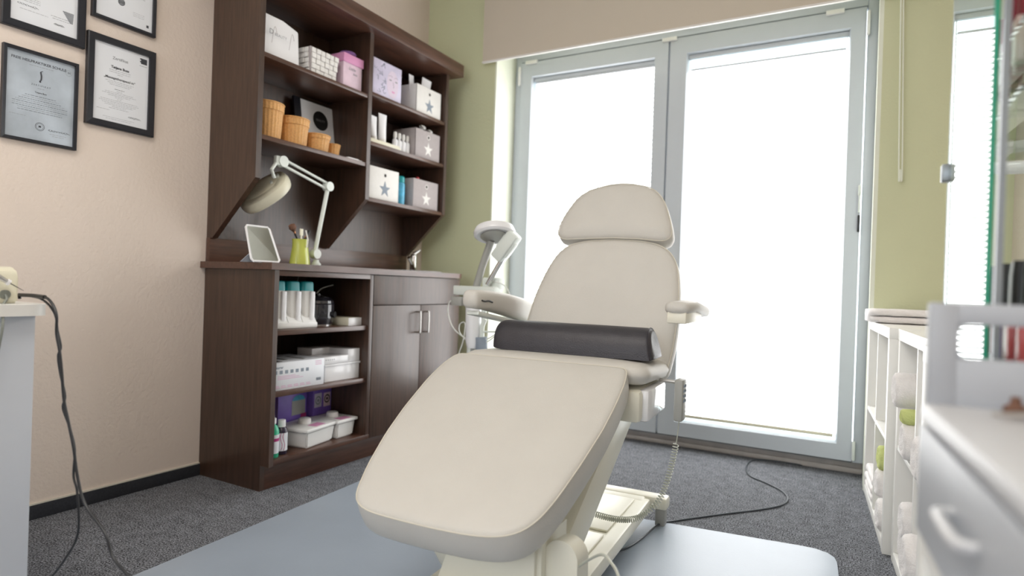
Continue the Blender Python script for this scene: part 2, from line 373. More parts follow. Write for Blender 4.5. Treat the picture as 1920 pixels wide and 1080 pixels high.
# roller blind hung on the wall above the doors
t = thing('roller_blind', 'wide beige roller blind half lowered above the glazed doors', 'blind', (1.48, 3.08, 2.15))
part('fabric', B(0.440, 2.60, 3.070, 3.073, 2.150, 2.60), 'blindfab', t)
part('bottom_bar', B(0.438, 2.602, 3.064, 3.079, 2.142, 2.153, 0.003), 'starwhite', t)
bm = nb(); tube(bm, [(0.43, 3.085, 2.62), (2.61, 3.085, 2.62)], 0.03, 20); part('roller_tube', bm, 'blindfab', t)
a = at(1690, -30, 1, 3.09); b2 = at(1686, 318, 1, 3.09)
bm = nb()
tube(bm, smooth_path([(a.x-0.004, 3.088, a.z+0.2), (b2.x-0.002, 3.088, b2.z+0.03), (b2.x+0.004, 3.088, b2.z), (b2.x+0.010, 3.088, b2.z+0.03), (a.x+0.003, 3.088, a.z+0.2)], 10), 0.0030, 8)
part('pull_cord', bm, 'reveal', t)

# ------------------------------------------------------------------ floor mat
t = thing('floor_mat', 'large grey vinyl mat lying under the treatment chair', 'mat', (1.6, 1.2, 0))
P = [(0.605, 2.075), (2.33, 2.300), (2.372, 2.235), (2.46, 0.9), (2.50, 0.1), (0.752, 0.0)]
bm = nb(); c0 = V(2.300, 2.235, 0); pts = [(0.605, 2.075, 0.0005)]
pts += [(2.272, 2.292, .0005), (2.31, 2.292, .0005), (2.345, 2.278, .0005), (2.366, 2.252, .0005), (2.375, 2.215, .0005), (2.46, 1.0, .0005), (2.50, 0.1, .0005), (0.752, 0.0, .0005)]
prism(bm, pts, (0, 0, 0.004)); part('mat_sheet', bm, 'mat', t)

# ------------------------------------------------------------------ dark wood base cupboard
WY0, WY1 = 1.645, 2.925
t = thing('base_cupboard', 'dark brown wooden base cupboard with open shelves and two doors', 'cupboard', (0.2, 2.28, 0))
bm = nb(); prism(bm, [(0, WY0, 0), (0.381, WY0, 0), (0.381, WY0, 0.102), (0.43, WY0, 0.102), (0.43, WY0, 0.872), (0, WY0, 0.872)], (0, 0.022, 0)); part('side_panel', bm, 'wood_v', t, smooth=False)
part('side_panel', B(0, 0.412, WY1-0.024, WY1, 0.102, 0.872, 0.001), 'wood_v', t)
part('back_panel', B(0.001, 0.012, WY0+0.022, WY1-0.024, 0.10, 0.872), 'wood_v', t)
part('bottom_panel', B(0.012, 0.428, WY0+0.022, WY1-0.024, 0.104, 0.125, 0.001), 'wood_h', t)
part('divider', B(0.012, 0.43, 2.185, 2.207, 0.125, 0.870, 0.001), 'wood_v', t)
part('top_rail', B(0.35, 0.43, WY0+0.022, 2.185, 0.850, 0.872, 0.001), 'wood_h', t)
for z in (0.614, 0.370): part('shelf', B(0.012, 0.420, WY0+0.022, 2.185, z, z+0.020, 0.001), 'wood_h', t)
part('plinth', B(0.10, 0.381, WY0+0.022, WY1, 0, 0.104, 0.001), 'wood_h', t)
part('drawer_front', B(0.412, 0.43, 2.211, WY1, 0.730, 0.870, 0.001), 'wood_v', t)
for y0, y1, hy in ((2.211, 2.571, 2.535), (2.575, WY1, 2.605)):
    d = part('door', B(0.412, 0.43, y0, y1, 0.106, 0.726, 0.001), 'wood_v', t)
    bm = nb(); tube(bm, smooth_path([(0.43, hy, 0.588), (0.452, hy, 0.588), (0.458, hy, 0.596), (0.458, hy, 0.684), (0.452, hy, 0.692), (0.43, hy, 0.692)], 5), 0.0045, 10)
    part('handle', bm, 'steel', d)
# worktop with splashback
t = thing('worktop', 'dark brown wooden worktop with low splashback on the base cupboard', 'worktop', (0.2, 2.28, 0.873))
bm = nb(); out = [(0, 1.622), (0.440, 1.622), (0.440, 2.90), (0.434, 2.935), (0.415, 2.957), (0.385, 2.966), (0, 2.966)]
prism(bm, [(x, y, 0.873) for x, y in out], (0, 0, 0.027)); part('countertop', bm, 'wood_h', t)
part('splashback', B(0.0, 0.026, 1.645, 2.945, 0.9, 1.0, 0.001), 'wood_h', t)
# sink let into the worktop, tap
t = thing('sink', 'small round white sink rim let into the right end of the worktop', 'sink', (0.24, 2.76, 0.9))
bm = nb(); lathe(bm, [(0.155, 0.001), (0.158, 0.005), (0.150, 0.007), (0.142, 0.004), (0.14, 0.0012)], (0.24, 2.74, 0.9), 40); part('sink_rim', bm, 'gloss', t)
fx, fy = 0.10, 2.915
t = thing('tap', 'chrome lever tap behind the sink', 'tap', (fx, fy, 0.9))
bm = nb(); lathe(bm, [(0.026, 0), (0.026, 0.006), (0.021, 0.01), (0.021, 0.095), (0.018, 0.105), (0.012, 0.112)], (fx, fy, 0.9), 24); part('tap_body', bm, 'chrome', t)
bm = nb(); tube(bm, [(fx+0.015, fy-0.01, 0.915), (fx+0.03, fy-0.045, 0.945), (fx+0.045, fy-0.10, 0.985)], [0.012, 0.011, 0.010], 14); part('spout', bm, 'chrome', t)
bm = nb(); tube(bm, [(fx, fy, 1.01), (fx+0.01, fy+0.01, 1.02), (fx+0.02, fy+0.035, 1.035)], [0.014, 0.01, 0.006], 12); part('lever', bm, 'chrome', t)

# ------------------------------------------------------------------ wall shelf unit
t = thing('wall_shelf_unit', 'dark brown wall shelf unit with cornice and sloped lower sides', 'shelf', (0.15, 2.3, 1.24))
def sidep(y0, y1):
    bm = nb(); prism(bm, [(0.0, y0, 1.0), (0.038, y0, 1.0), (0.295, y0, 1.240), (0.295, y0, 2.055), (0.0, y0, 2.055)], (0, y1-y0, 0)); return bm
part('side_panel', sidep(1.647, 1.672), 'wood_v', t, smooth=False); part('side_panel', sidep(2.920, 2.945), 'wood_v', t, smooth=False); part('divider', sidep(2.278, 2.303), 'wood_v', t, smooth=False)
part('back_panel', B(0.0005, 0.014, 1.672, 2.92, 1.0, 2.055), 'wood_v', t)
for y0, y1, zs in ((1.672, 2.278, (1.733, 1.400)), (2.303, 2.920, (1.755, 1.512, 1.235))):
    for z in zs: part('shelf', B(0.014, 0.292, y0, y1, z, z+0.019, 0.001), 'wood_h', t)
part('cornice', B(0.0, 0.352, 1.58, 3.01, 2.052, 2.122, 0.002), 'wood_h', t)

# ------------------------------------------------------------------ framed certificates
def cert(name, label, y0, y1, z0, z1, bw, paper, draw, fr='frame_blk'):
    t = thing(name, label, 'picture', (0, (y0+y1)/2, (z0+z1)/2), 0, 'framed certificates on the beige wall')
    bm = nb()
    O = [(y0, z0), (y1, z0), (y1, z1), (y0, z1)]; I = [(y0+bw, z0+bw), (y1-bw, z0+bw), (y1-bw, z1-bw), (y0+bw, z1-bw)]
    R = [[bm.verts.new((x, y, z)) for y, z in Q] for x, Q in ((0.001, O), (0.016, O), (0.018, [(y*0.85+i[0]*0.15, z*0.85+i[1]*0.15) for (y, z), i in zip(O, I)]), (0.016, I), (0.006, I))]
    for a, c in zip(R, R[1:]):
        for i in range(4): bm.faces.new((a[i], a[(i+1) % 4], c[(i+1) % 4], c[i]))
    part('picture_frame', bm, fr, t, smooth=False)
    pp = part('paper_sheet', B(0.004, 0.0075, y0+bw, y1-bw, z0+bw, z1-bw), paper, t, smooth=False)
    bi = nb(); bgm = nb(); draw(bi, bgm, y0+bw, y1-bw, z0+bw, z1-bw)
    if bi.verts: part('print', bi, 'ink', pp, smooth=False)
    if bgm.verts: part('fine_print', bgm, 'inkg', pp, smooth=False)
    return t
TX = lambda y, z, x=0.0078: Matrix.Translation((x, y, z)) @ Matrix(((0, 0, 1, 0), (1, 0, 0, 0), (0, 1, 0, 0), (0, 0, 0, 1)))
def line(bm, yc, z, w, h=0.0013, x=0.0078): quad(bm, (x, yc-w/2, z-h/2), (x, yc+w/2, z-h/2), (x, yc+w/2, z+h/2), (x, yc-w/2, z+h/2))
def broken(bm, yc, z, w, h=0.0013):
    a = yc-w/2
    while a < yc+w/2:
        l = random.uniform(0.004, 0.012); l = min(l, yc+w/2-a); line(bm, a+l/2, z, l, h); a += l+0.002
def ring2(bm, yc, zc, r0, r1, n=28, x=0.0078):
    a = [bm.verts.new((x, yc+r0*math.cos(2*PI*k/n), zc+r0*math.sin(2*PI*k/n))) for k in range(n)]; b3 = [bm.verts.new((x, yc+r1*math.cos(2*PI*k/n), zc+r1*math.sin(2*PI*k/n))) for k in range(n)]
    for k in range(n): bm.faces.new((a[k], a[(k+1) % n], b3[(k+1) % n], b3[k]))
def squig(bm, y, z, w, h, n=26):
    p = [(0.0079, y+w*i/n+0.004*math.sin(i*2.1), z+h*math.sin(i*1.7)*random.uniform(.4, 1)) for i in range(n)]; tube(bm, p, 0.0004, 4)
def dA(b1, b2_, y0, y1, z0, z1):
    yc = (y0+y1)/2; z = z0+0.20
    for i in range(14): broken(b2_ if i % 3 else b1, yc-0.01, z-i*0.006, random.uniform(0.06, 0.13), 0.0011)
    for i in range(3): broken(b2_, y0+0.05, z0+0.085-i*0.006, 0.07, 0.0011)
    squig(b1, y0+0.02, z0+0.06, 0.06, 0.004); squig(b1, y1-0.07, z0+0.03, 0.03, 0.004)
    for i in range(9): line(b2_, y1-0.028+i*0.0012, z0+0.082-i*0.004, 0.034-i*0.003, 0.0035)
    broken(b2_, y1-0.05, z0+0.055, 0.06); broken(b2_, y1-0.05, z0+0.048, 0.05); broken(b2_, yc-.03, z0+0.045, 0.08, 0.001)
def dB(b1, b2_, y0, y1, z0, z1):
    yc = (y0+y1)/2
    for i in range(4): broken(b2_, yc, z0+0.115+i*0.009, 0.15-0.02*(i == 3), 0.0013)
    ring2(b2_, yc-0.012, z0+0.075, 0.0, 0.0125); ring2(b1, yc-0.012, z0+0.075, 0.010, 0.0115)
    for i in (-1, 0, 1): line(b1, yc-0.012, z0+0.075+i*0.0035, 0.018, 0.0016, 0.0081)
    for i in range(4): broken(b2_, y0+0.028, z0+0.083-i*0.005, 0.035, 0.0009)
    for i in range(3): broken(b2_, y1-0.05, z0+0.055-i*0.006, 0.042, 0.0009)
    quad(b1, (0.0079, y1-0.021, z0+0.016), (0.0079, y1-0.012, z0+0.016), (0.0079, y1-0.012, z0+0.026), (0.0079, y1-0.021, z0+0.026))
def dC(b1, b2_, y0, y1, z0, z1):
    yc = (y0+y1)/2
    n0 = len(b1.verts)
    text_bm(b1, 'FREIE HEILPRAKTIKER SCHULE', 0.0118, TX(yc-0.006, z1-0.024), bold=0.0002)
    broken(b2_, yc, z1-0.036, 0.07, 0.0012)
    tube(b1, smooth_path([(0.0079, yc+0.004, z1-0.048), (0.0079, yc-0.002, z1-0.052), (0.0079, yc, z1-0.065), (0.0079, yc-0.001, z1-0.078), (0.0079, yc-0.005, z1-0.082)], 6), [0.0009]*6+[0.0022]*14+[0.0012]*5, 6)
    ring2(b1, yc-0.003, z1-0.084, 0, 0.003)
    text_bm(b1, 'Z E R T I F I K A T', 0.0072, TX(yc, z1-0.098), space=1.0)
    broken(b2_, yc, z1-0.108, 0.02, 0.0012); text_bm(b1, 'Tatjana Buss', 0.0068, TX(yc, z1-0.122), bold=0.0001)
    for i in range(9): broken(b2_ if i % 2 else b1, yc, z1-0.135-i*0.0065, 0.09+0.07*min(1, i/4)-0.03*(i > 6), 0.0011)
    broken(b2_, y0+0.035, z0+0.075, 0.045, 0.001)
    ring2(b1, yc, z0+0.048, 0.0125, 0.0137, 24); ring2(b1, yc, z0+0.048, 0.0095, 0.0103, 24); text_bm(b1, 'M', 0.009, TX(yc, z0+0.048), bold=0.0006)
    ring2(b2_, y1-0.018, z1-0.030, 0.009, 0.0098, 20); text_bm(b1, 'M', 0.011, TX(y1-0.017, z1-0.030))
    squig(b1, y1-0.075, z0+0.042, 0.065, 0.004); broken(b2_, y1-0.045, z0+0.03, 0.05, 0.001); broken(b2_, y1-0.045, z0+0.024, 0.035, 0.001)
def dD(b1, b2_, y0, y1, z0, z1):
    yc = (y0+y1)/2-0.006
    text_bm(b2_, 'Zertifikat', 0.0145, TX(yc, z1-0.045), bold=0.0002)
    text_bm(b1, 'Tatjana Buss', 0.0125, TX(yc, z1-0.078), bold=0.0005)
    for i in range(3): broken(b2_, yc, z1-0.089-i*0.007, 0.075 if i < 2 else 0.018, 0.0011)
    text_bm(b1, '„Massagetherapeut/-in“', 0.0118, TX(yc, z1-0.118), bold=0.0003)
    for i in range(3): broken(b2_, yc, z1-0.130-i*0.006, 0.10-0.015*i, 0.0011)
    broken(b1, yc, z1-0.157, 0.035, 0.0015)
    for i, w_ in enumerate((0.02, 0.10, 0.12, 0.08, 0.03, 0.015, 0.13, 0.14, 0.12, 0.1, 0.05, 0.07)): broken(b2_, yc, z1-0.164-i*0.0058, w_, 0.0011)
    broken(b2_, y0+0.037, z0+0.043, 0.045, 0.0011); squig(b1, y1-0.07, z0+0.033, 0.045, 0.005)
    broken(b2_, yc, z0+0.018, 0.11, 0.0009); broken(b2_, yc, z0+0.012, 0.09, 0.0009)
    for i in range(4): line(b1, y1-0.020+0.002*(i % 2), z1-0.016-i*0.0052, 0.026-0.003*(i % 2), 0.0055)
    line(b2_, y1-0.02, z1-0.042, 0.028, 0.0016)
cert('framed_certificate', 'thick black framed certificate cut by the photo top, upper left of four', 0.907, 1.151, 1.620, 1.945, 0.024, 'paper', dA)
cert('framed_certificate', 'thin black framed certificate with round grey seal, upper right of four', 1.171, 1.397, 1.749, 2.075, 0.012, 'paper', dB)
cert('framed_certificate', 'thin black framed grey marbled certificate, lower left of four', 0.916, 1.134, 1.260, 1.561, 0.010, 'papergrey', dC)
cert('framed_certificate', 'wide black framed white certificate nearest the shelf unit, lower right of four', 1.160, 1.401, 1.366, 1.692, 0.023, 'paper', dD)

# ------------------------------------------------------------------ things on the wall shelves
Z1, Z2 = 1.752, 1.419          # left bay
ZA, ZB, ZC = 1.774, 1.531, 1.254   # right bay
# glossy white carrier bag
t = thing('paper_bag', 'white glossy paper carrier bag with looped cord handle on the top shelf', 'bag', (0.16, 1.78, Z1))
bm = nb(); prism(bm, [(0.255, 1.684, Z1), (0.258, 1.80, Z1), (0.262, 1.876, Z1), (0.250, 1.884, Z1), (0.10, 1.884, Z1), (0.10, 1.684, Z1)], (0, 0, 0.135))
for v in bm.verts:
    if v.co.z > Z1+0.1:
        v.co.z += 0.045-max(0, (v.co.y-1.80))*0.30; v.co.x -= 0.012
bmesh.ops.bevel(bm, geom=bm.edges[:], offset=0.003, segments=2, affect='EDGES')
pb = part('bag_body', bm, 'gloss', t)
bm = nb()
for ys in (1.745, 1.835): tube(bm, smooth_path([(0.262, ys-0.014, Z1+0.06), (0.264, ys-0.006, Z1+0.12), (0.262, ys+0.003, Z1+0.130), (0.265, ys+0.008, Z1+0.105)], 6), 0.0009, 6)
part('cord_handle', bm, 'stargrey', t)
bm = nb(); text_bm(bm, 'D', 0.030, TX(1.728, Z1+0.105, 0.2625)); text_bm(bm, 'BEAUTY', 0.017, TX(1.775, Z1+0.100, 0.2632)); part('print', bm, 'inkg', pb, smooth=False)
# woven basket
t = thing('woven_basket', 'white and grey woven strap basket beside the carrier bag', 'basket', (0.2, 2.01, Z1))
bm = nb()
def trap(bm, y0, y1, x0, x1, z, h, fl):
    a = [bm.verts.new(p) for p in ((x0+fl, y0+fl, z), (x1-fl, y0+fl, z), (x1-fl, y1-fl, z), (x0+fl, y1-fl, z))]; c = [bm.verts.new(p) for p in ((x0, y0, z+h), (x1, y0, z+h), (x1, y1, z+h), (x0, y1, z+h))]
    bm.faces.new(a[::-1]); bm.faces.new(c)
    for i in range(4): bm.faces.new((a[i], a[(i+1) % 4], c[(i+1) % 4], c[i]))
trap(bm, 1.932, 2.103, 0.11, 0.268, Z1, 0.118, 0.012); bk = part('basket_body', bm, 'stargrey', t, smooth=False)
bm = nb(); cw = 0.0265; rh = 0.0225
for r in range(5):
    for c in range(6):
        y = 1.948+c*0.0243; z = Z1+0.006+r*rh; k = z-Z1; o = (r+c) % 2*0.003; xf = 0.256+0.012*k/0.118
        ys = (y-2.0175)*(1+0.14*k/0.118)+2.0175
        box(bm, xf, xf+0.004+o, ys, ys+0.0225, z, z+rh-0.002, 0.0012)
    for c in range(5):
        x = 0.128+c*0.0255; z = Z1+0.006+r*rh; k = z-Z1; o = (r+c) % 2*0.003; yf = 1.944-0.012*k/0.118
        box(bm, x, x+0.0235, yf-0.004-o, yf, z, z+rh-0.002, 0.0012)
part('woven_straps', bm, 'starwhite', bk)
# pink box, hair brush
t = thing('pink_box', 'pink lidded cardboard box with pale patterned sides, next to the shelf divider', 'box', (0.2, 2.21, Z1))
part('box_body', B(0.115, 0.262, 2.139, 2.262, Z1, Z1+0.150, 0.001), 'pinkl', t)
part('lid', B(0.110, 0.268, 2.134, 2.268, Z1+0.122, Z1+0.163, 0.002), 'pink', t)
bm = nb(); text_bm(bm, 'Little', 0.022, TX(2.195, Z1+0.098, 0.2632), shear=0.3); text_bm(bm, 'box', 0.018, TX(2.215, Z1+0.078, 0.2632), shear=0.3)
part('lettering', bm, 'inkg', t, smooth=False)
t = thing('hand_mirror', 'lilac backed hand mirror lying on top of the pink box', 'mirror', (0.18, 2.24, Z1+0.164))
bm = nb(); lathe(bm, [(0.001, 0), (0.036, 0.001), (0.042, 0.008), (0.036, 0.015), (0.001, 0.016)], (0.21, 2.215, Z1+0.176), 28); part('mirror_head', bm, 'purplef', t)
bm = nb(); tube(bm, [(0.178, 2.19, Z1+0.183), (0.13, 2.155, Z1+0.172)], 0.007, 10); part('handle', bm, 'dark', t)
# box with a face print
t = thing('cosmetics_box', 'white and lilac carton printed with a soft face drawing', 'box', (0.2, 2.44, ZA))
part('carton', B(0.10, 0.272, 2.331, 2.547, ZA, ZA+0.184, 0.001), 'lilac', t)
bm = nb(); 
def blob(bm, yc, zc, ry, rz, x, n=24):
    flat(bm, [(x, yc+ry*math.cos(2*PI*k/n), zc+rz*math.sin(2*PI*k/n)) for k in range(n)])
blob(bm, 2.478, ZA+0.085, 0.045, 0.07, 0.2726); part('face_print', bm, 'skin', t, smooth=False)
bm = nb()
for yc, s in ((2.460, 1), (2.505, 1)):
    blob(bm, yc, ZA+0.105, 0.010, 0.0035, 0.2730); tube(bm, smooth_path([(0.273, yc-0.015, ZA+0.121), (0.273, yc, ZA+0.128), (0.273, yc+0.014, ZA+0.123)], 5), 0.0007, 4)
tube(bm, smooth_path([(0.273, 2.480, ZA+0.10), (0.273, 2.487, ZA+0.075), (0.273, 2.480, ZA+0.070)], 5), 0.0006, 4)
part('face_lines', bm, 'inkg', t, smooth=False)
bm = nb(); blob(bm, 2.484, ZA+0.048, 0.013, 0.005, 0.2731); part('lips_print', bm, 'pink', t, smooth=False)
bm = nb(); random.seed(3)
for i in range(14): y = random.uniform(2.335, 2.42); z = ZA+random.uniform(0.02, 0.165); tube(bm, smooth_path([(0.2728, y, z), (0.2728, y+random.uniform(0, .03), z+random.uniform(-.02, .02)), (0.2728, y+random.uniform(0, .02), z+random.uniform(-.02, .02))], 4), 0.0009, 4)
part('swirl_print', bm, 'stars', t, smooth=False)
# star boxes
def star_box(y0, y1, z, h, body, star, label, d=0.16, x1=0.272):
    t = thing('storage_box', label, 'box', (x1-d/2, (y0+y1)/2, z), 0, 'felt storage boxes with stars')
    bm = nb(); tk = 0.006
    box(bm, x1-d, x1, y0, y1, z, z+0.006); box(bm, x1-tk, x1, y0, y1, z, z+h, 0.002); box(bm, x1-d, x1-d+tk, y0, y1, z, z+h, 0.002); box(bm, x1-d, x1, y0, y0+tk, z, z+h, 0.002); box(bm, x1-d, x1, y1-tk, y1, z, z+h, 0.002)
    part('box_body', bm, body, t)
    yc = (y0+y1)/2+0.004; zc = z+h*0.36; n = 10
    pts = [(x1+0.0002, yc+(0.042 if k % 2 == 0 else 0.0165)*math.sin(2*PI*k/n), zc+(0.042 if k % 2 == 0 else 0.0165)*math.cos(2*PI*k/n)) for k in range(n)]
    bm = nb(); prism(bm, pts, (0.001, 0, 0)); part('star', bm, star, t, smooth=False)
    bm = nb(); ring2(bm, yc, z+h*0.79, 0.0085, 0.013, 24, x1+0.001); part('grommet', bm, 'starwhite', t, smooth=False)
    bm = nb(); blob(bm, yc, z+h*0.79, 0.009, 0.009, x1+0.0008); part('grommet_hole', bm, 'hole', t, smooth=False)
    return t
star_box(2.678, 2.902, ZA, 0.158, 'starwhite', 'stars', 'white felt box with grey star, top shelf at the right')
star_box(2.681, 2.905, ZB, 0.160, 'stargrey', 'starwhite', 'grey felt box with white star holding spray bottles, middle shelf')
star_box(2.328, 2.553, ZC, 0.165, 'starwhite', 'stars', 'white felt box with grey star on the lowest shelf beside the divider')
star_box(2.676, 2.902, ZC, 0.160, 'stargrey', 'starwhite', 'grey felt box with white star on the lowest shelf, red cap behind its rim')
def tube_pack(x, y, z, h, w, ry, label, tilt=0.0, up=True, name='cream_tube'):
    """squeeze tube standing on its cap: cap, and a body flattening to the crimped end"""
    t = thing(name, label, 'tube', (x, y, z), ry, 'white cosmetic tubes')
    T = Matrix.Rotation(tilt, 4, 'X')
    bm = nb(); n = 20; R = []
    for k, f in enumerate((0, 0.15, 0.4, 0.7, 0.95, 1.0)):
        a = w/2*(1+0.25*f); c = w/2*0.72*(1-f)+0.0012
        R.append([bm.verts.new((c*math.cos(2*PI*i/n), a*math.sin(2*PI*i/n), 0.02+(h-0.02)*f)) for i in range(n)])
    for a, c in zip(R, R[1:]):
        for i in range(n): bm.faces.new((a[i], a[(i+1) % n], c[(i+1) % n], c[i]))
    bm.faces.new(R[0][::-1]); bm.faces.new(R[-1]); bmesh.ops.transform(bm, matrix=T, verts=bm.verts[:]); part('tube_body', bm, 'gloss', t, world=False)
    bm = nb(); lathe(bm, [(w*0.44, 0), (w*0.44, 0.02)], n=20); bmesh.ops.transform(bm, matrix=T, verts=bm.verts[:]); part('cap', bm, 'starwhite', t, world=False)
    return t
# tubes in the top star box, tips showing above its rim
tube_pack(0.215, 2.715, ZA+0.008, 0.205, 0.046, 0.2, 'small white tube tip poking from the top star box, at its left', 0.12)
tube_pack(0.225, 2.785, ZA+0.008, 0.218, 0.056, -0.2, 'wider white tube tip poking from the top star box, at its middle', -0.15)
# white tray with tubes and pump bottles
t = thing('tray', 'narrow white tray under the cream tubes on the middle shelf', 'tray', (0.24, 2.44, ZB))
bm = nb(); box(bm, 0.20, 0.285, 2.31, 2.545, ZB, ZB+0.014, 0.003); box(bm, 0.205, 0.28, 2.315, 2.54, ZB+0.014, ZB+0.022, 0.002); part('tray_body', bm, 'lampcream', t)
tube_pack(0.235, 2.385, ZB+0.024, 0.125, 0.044, 0.1, 'white cream tube on the tray, against the divider')
tube_pack(0.232, 2.455, ZB+0.024, 0.152, 0.048, -0.05, 'tallest white cream tube on the tray, right of the other')
for i in range(4):
    y = 2.560+i*0.034; x = 0.23
    t = thing('pump_bottle', ['leftmost of four small white bottles', 'second from left of four small white bottles', 'third from left of four small white bottles', 'rightmost of four small white bottles'][i]+', middle shelf before the grey star box', 'bottle', (x, y, ZB), 0, 'small white bottles on the middle shelf')
    bm = nb(); lathe(bm, [(0.013, 0), (0.0145, 0.002), (0.0145, 0.062), (0.012, 0.07), (0.006, 0.074), (0.006, 0.079)], n=20); part('bottle_body', bm, 'gloss', t, world=False)
    bm = nb(); lathe(bm, [(0.0095, 0.079), (0.0095, 0.098), (0.0085, 0.108), (0.006, 0.110)], n=18); part('cap', bm, 'starwhite', t, world=False)
# spray bottles whose heads show above the grey box
for i, (y, h) in enumerate(((2.80, 0.192), (2.865, 0.182))):
    t = thing('spray_bottle', ('larger' if i == 0 else 'smaller')+' white spray head showing above the grey star box', 'bottle', (0.215, y, ZB+0.008), 0, 'spray bottles in the grey box')
    bm = nb(); lathe(bm, [(0.019, 0), (0.02, 0.003), (0.02, h-0.06), (0.009, h-0.04), (0.009, h-0.025)], n=20); part('bottle_body', bm, 'gloss', t, world=False)
    bm = nb(); box(bm, -0.010, 0.026, -0.010, 0.010, h-0.022, h-0.006, 0.004); box(bm, -0.008, 0.016, -0.014, 0.014, h-0.006, h+0.001, 0.003); part('spray_head', bm, 'starwhite', t, world=False)
# blue spray can
t = thing('spray_can', 'blue patterned spray can between the two lowest star boxes', 'can', (0.235, 2.608, ZC))
bm = nb(); lathe(bm, [(0.024, 0), (0.026, 0.003), (0.026, 0.115), (0.020, 0.124)], n=24); part('can_body', bm, 'blue', t, world=False)
bm = nb(); lathe(bm, [(0.0235, 0.122), (0.0235, 0.150), (0.018, 0.157)], n=24); part('cap', bm, 'teal', t, world=False)
t = thing('nail_brush', 'red cap peeping above the rim of the lowest grey star box', 'brush', (0.20, 2.80, ZC+0.008))
bm = nb(); tube(bm, [(0, 0, 0), (0, 0.002, 0.158)], 0.006, 12); part('stem', bm, 'gloss', t, world=False)
bm = nb(); lathe(bm, [(0.008, 0.156), (0.012, 0.166), (0.010, 0.178), (0.003, 0.182)], n=16); part('cap', bm, 'red', t, world=False)
# wicker baskets
def wicker(x, y, r, h, lh, label):
    t = thing('wicker_basket', label, 'basket', (x, y, Z2), 0, 'lidded wicker baskets')
    def weave(r0, r1, z0, z1, nu, nv, amp):
        bm = nb(); R = []; n = nu*4
        for j in range(nv*4+1):
            f = j/(nv*4); rr = r0+(r1-r0)*f; z = z0+(z1-z0)*f
            R.append([bm.verts.new(((rr+amp*(math.cos(PI*i/2)*(0.65+0.35*math.cos(PI*j/2)))+0.0)*math.cos(2*PI*i/n), (rr+amp*(math.cos(PI*i/2)*(0.65+0.35*math.cos(PI*j/2))))*math.sin(2*PI*i/n), z)) for i in range(n)])
        for a, c in zip(R, R[1:]):
            for i in range(n): bm.faces.new((a[i], a[(i+1) % n], c[(i+1) % n], c[i]))
        bm.faces.new(R[0][::-1]); bm.faces.new(R[-1]); return bm
    part('basket_body', weave(r*0.86, r*0.98, 0, h-lh, int(r*340)+3, max(4, int(h/0.010)), 0.0022), 'wicker', t, world=False, ang=3)
    bm = weave(r*1.03, r*1.05, h-lh, h-0.004, int(r*360)+3, 3, 0.0020); part('lid', bm, 'wicker', t, world=False, ang=3)
    bm = nb(); R0 = r*1.05
    for q in range(5): 
        rr = R0*(1-q*0.2); tube(bm, [(rr*math.cos(2*PI*k/32), rr*math.sin(2*PI*k/32), h-0.004+0.003*math.sin(q*0.5)) for k in range(32)], 0.0035, 6, closed=True)
    lathe(bm, [(R0, h-0.008), (R0*0.5, h-0.002), (0.005, h)], n=24)
    part('lid_top', bm, 'wicker', t, world=False)
wicker(0.185, 1.775, 0.070, 0.162, 0.036, 'largest lidded wicker basket, at the left end of the row')
wicker(0.185, 1.920, 0.067, 0.132, 0.034, 'second largest lidded wicker basket in the row')
wicker(0.190, 2.055, 0.058, 0.090, 0.022, 'low wide lidded wicker basket, third of the row')
wicker(0.195, 2.152, 0.033, 0.068, 0.018, 'smallest lidded wicker basket, at the right end of the row')
# display card leaning behind
t = thing('display_card', 'leaning black framed card with a black disc behind the wicker baskets', 'card', (0.07, 2.18, Z2))
T = Matrix.Translation((0.085, 2.19, Z2)) @ Matrix.Rotation(-0.14, 4, 'Y')
bm = nb(); box(bm, -0.006, 0.006, -0.155, 0.125, 0.0, 0.292, 0.002, mtx=T); part('card_frame', bm, 'frame_blk', t)
bm = nb(); box(bm, 0.006, 0.0075, -0.115, 0.112, 0.012, 0.286, mtx=T); cs = part('card_sheet', bm, 'paper', t, smooth=False)
bm = nb(); n = 36; prism(bm, [(0.0076, 0.004+0.048*math.cos(2*PI*k/n), 0.205+0.048*math.sin(2*PI*k/n)) for k in range(n)], (0.0005, 0, 0), mtx=T)
text_bm(bm, 'SKINCARE', 0.017, T @ TX(0.0, 0.128, 0.0079)); part('disc_print', bm, 'dark', cs, smooth=False)
bm = nb(); text_bm(bm, 'BEAUTY', 0.016, T @ TX(0.004, 0.205, 0.0083)); part('disc_lettering', bm, 'inkg', cs, smooth=False)
# folded paper napkins lying on the shelf edge
t = thing('cotton_pads', 'small flat white packet lying on the shelf below the baskets row, near divider', 'packet', (0.25, 2.215, Z2))
bm = nb(); box(bm, 0.215, 0.278, 2.172, 2.268, Z2, Z2+0.007, 0.003, mtx=None); box(bm, 0.225, 0.270, 2.182, 2.255, Z2+0.007, Z2+0.012, 0.003); part('packet_body', bm, 'gloss', t)

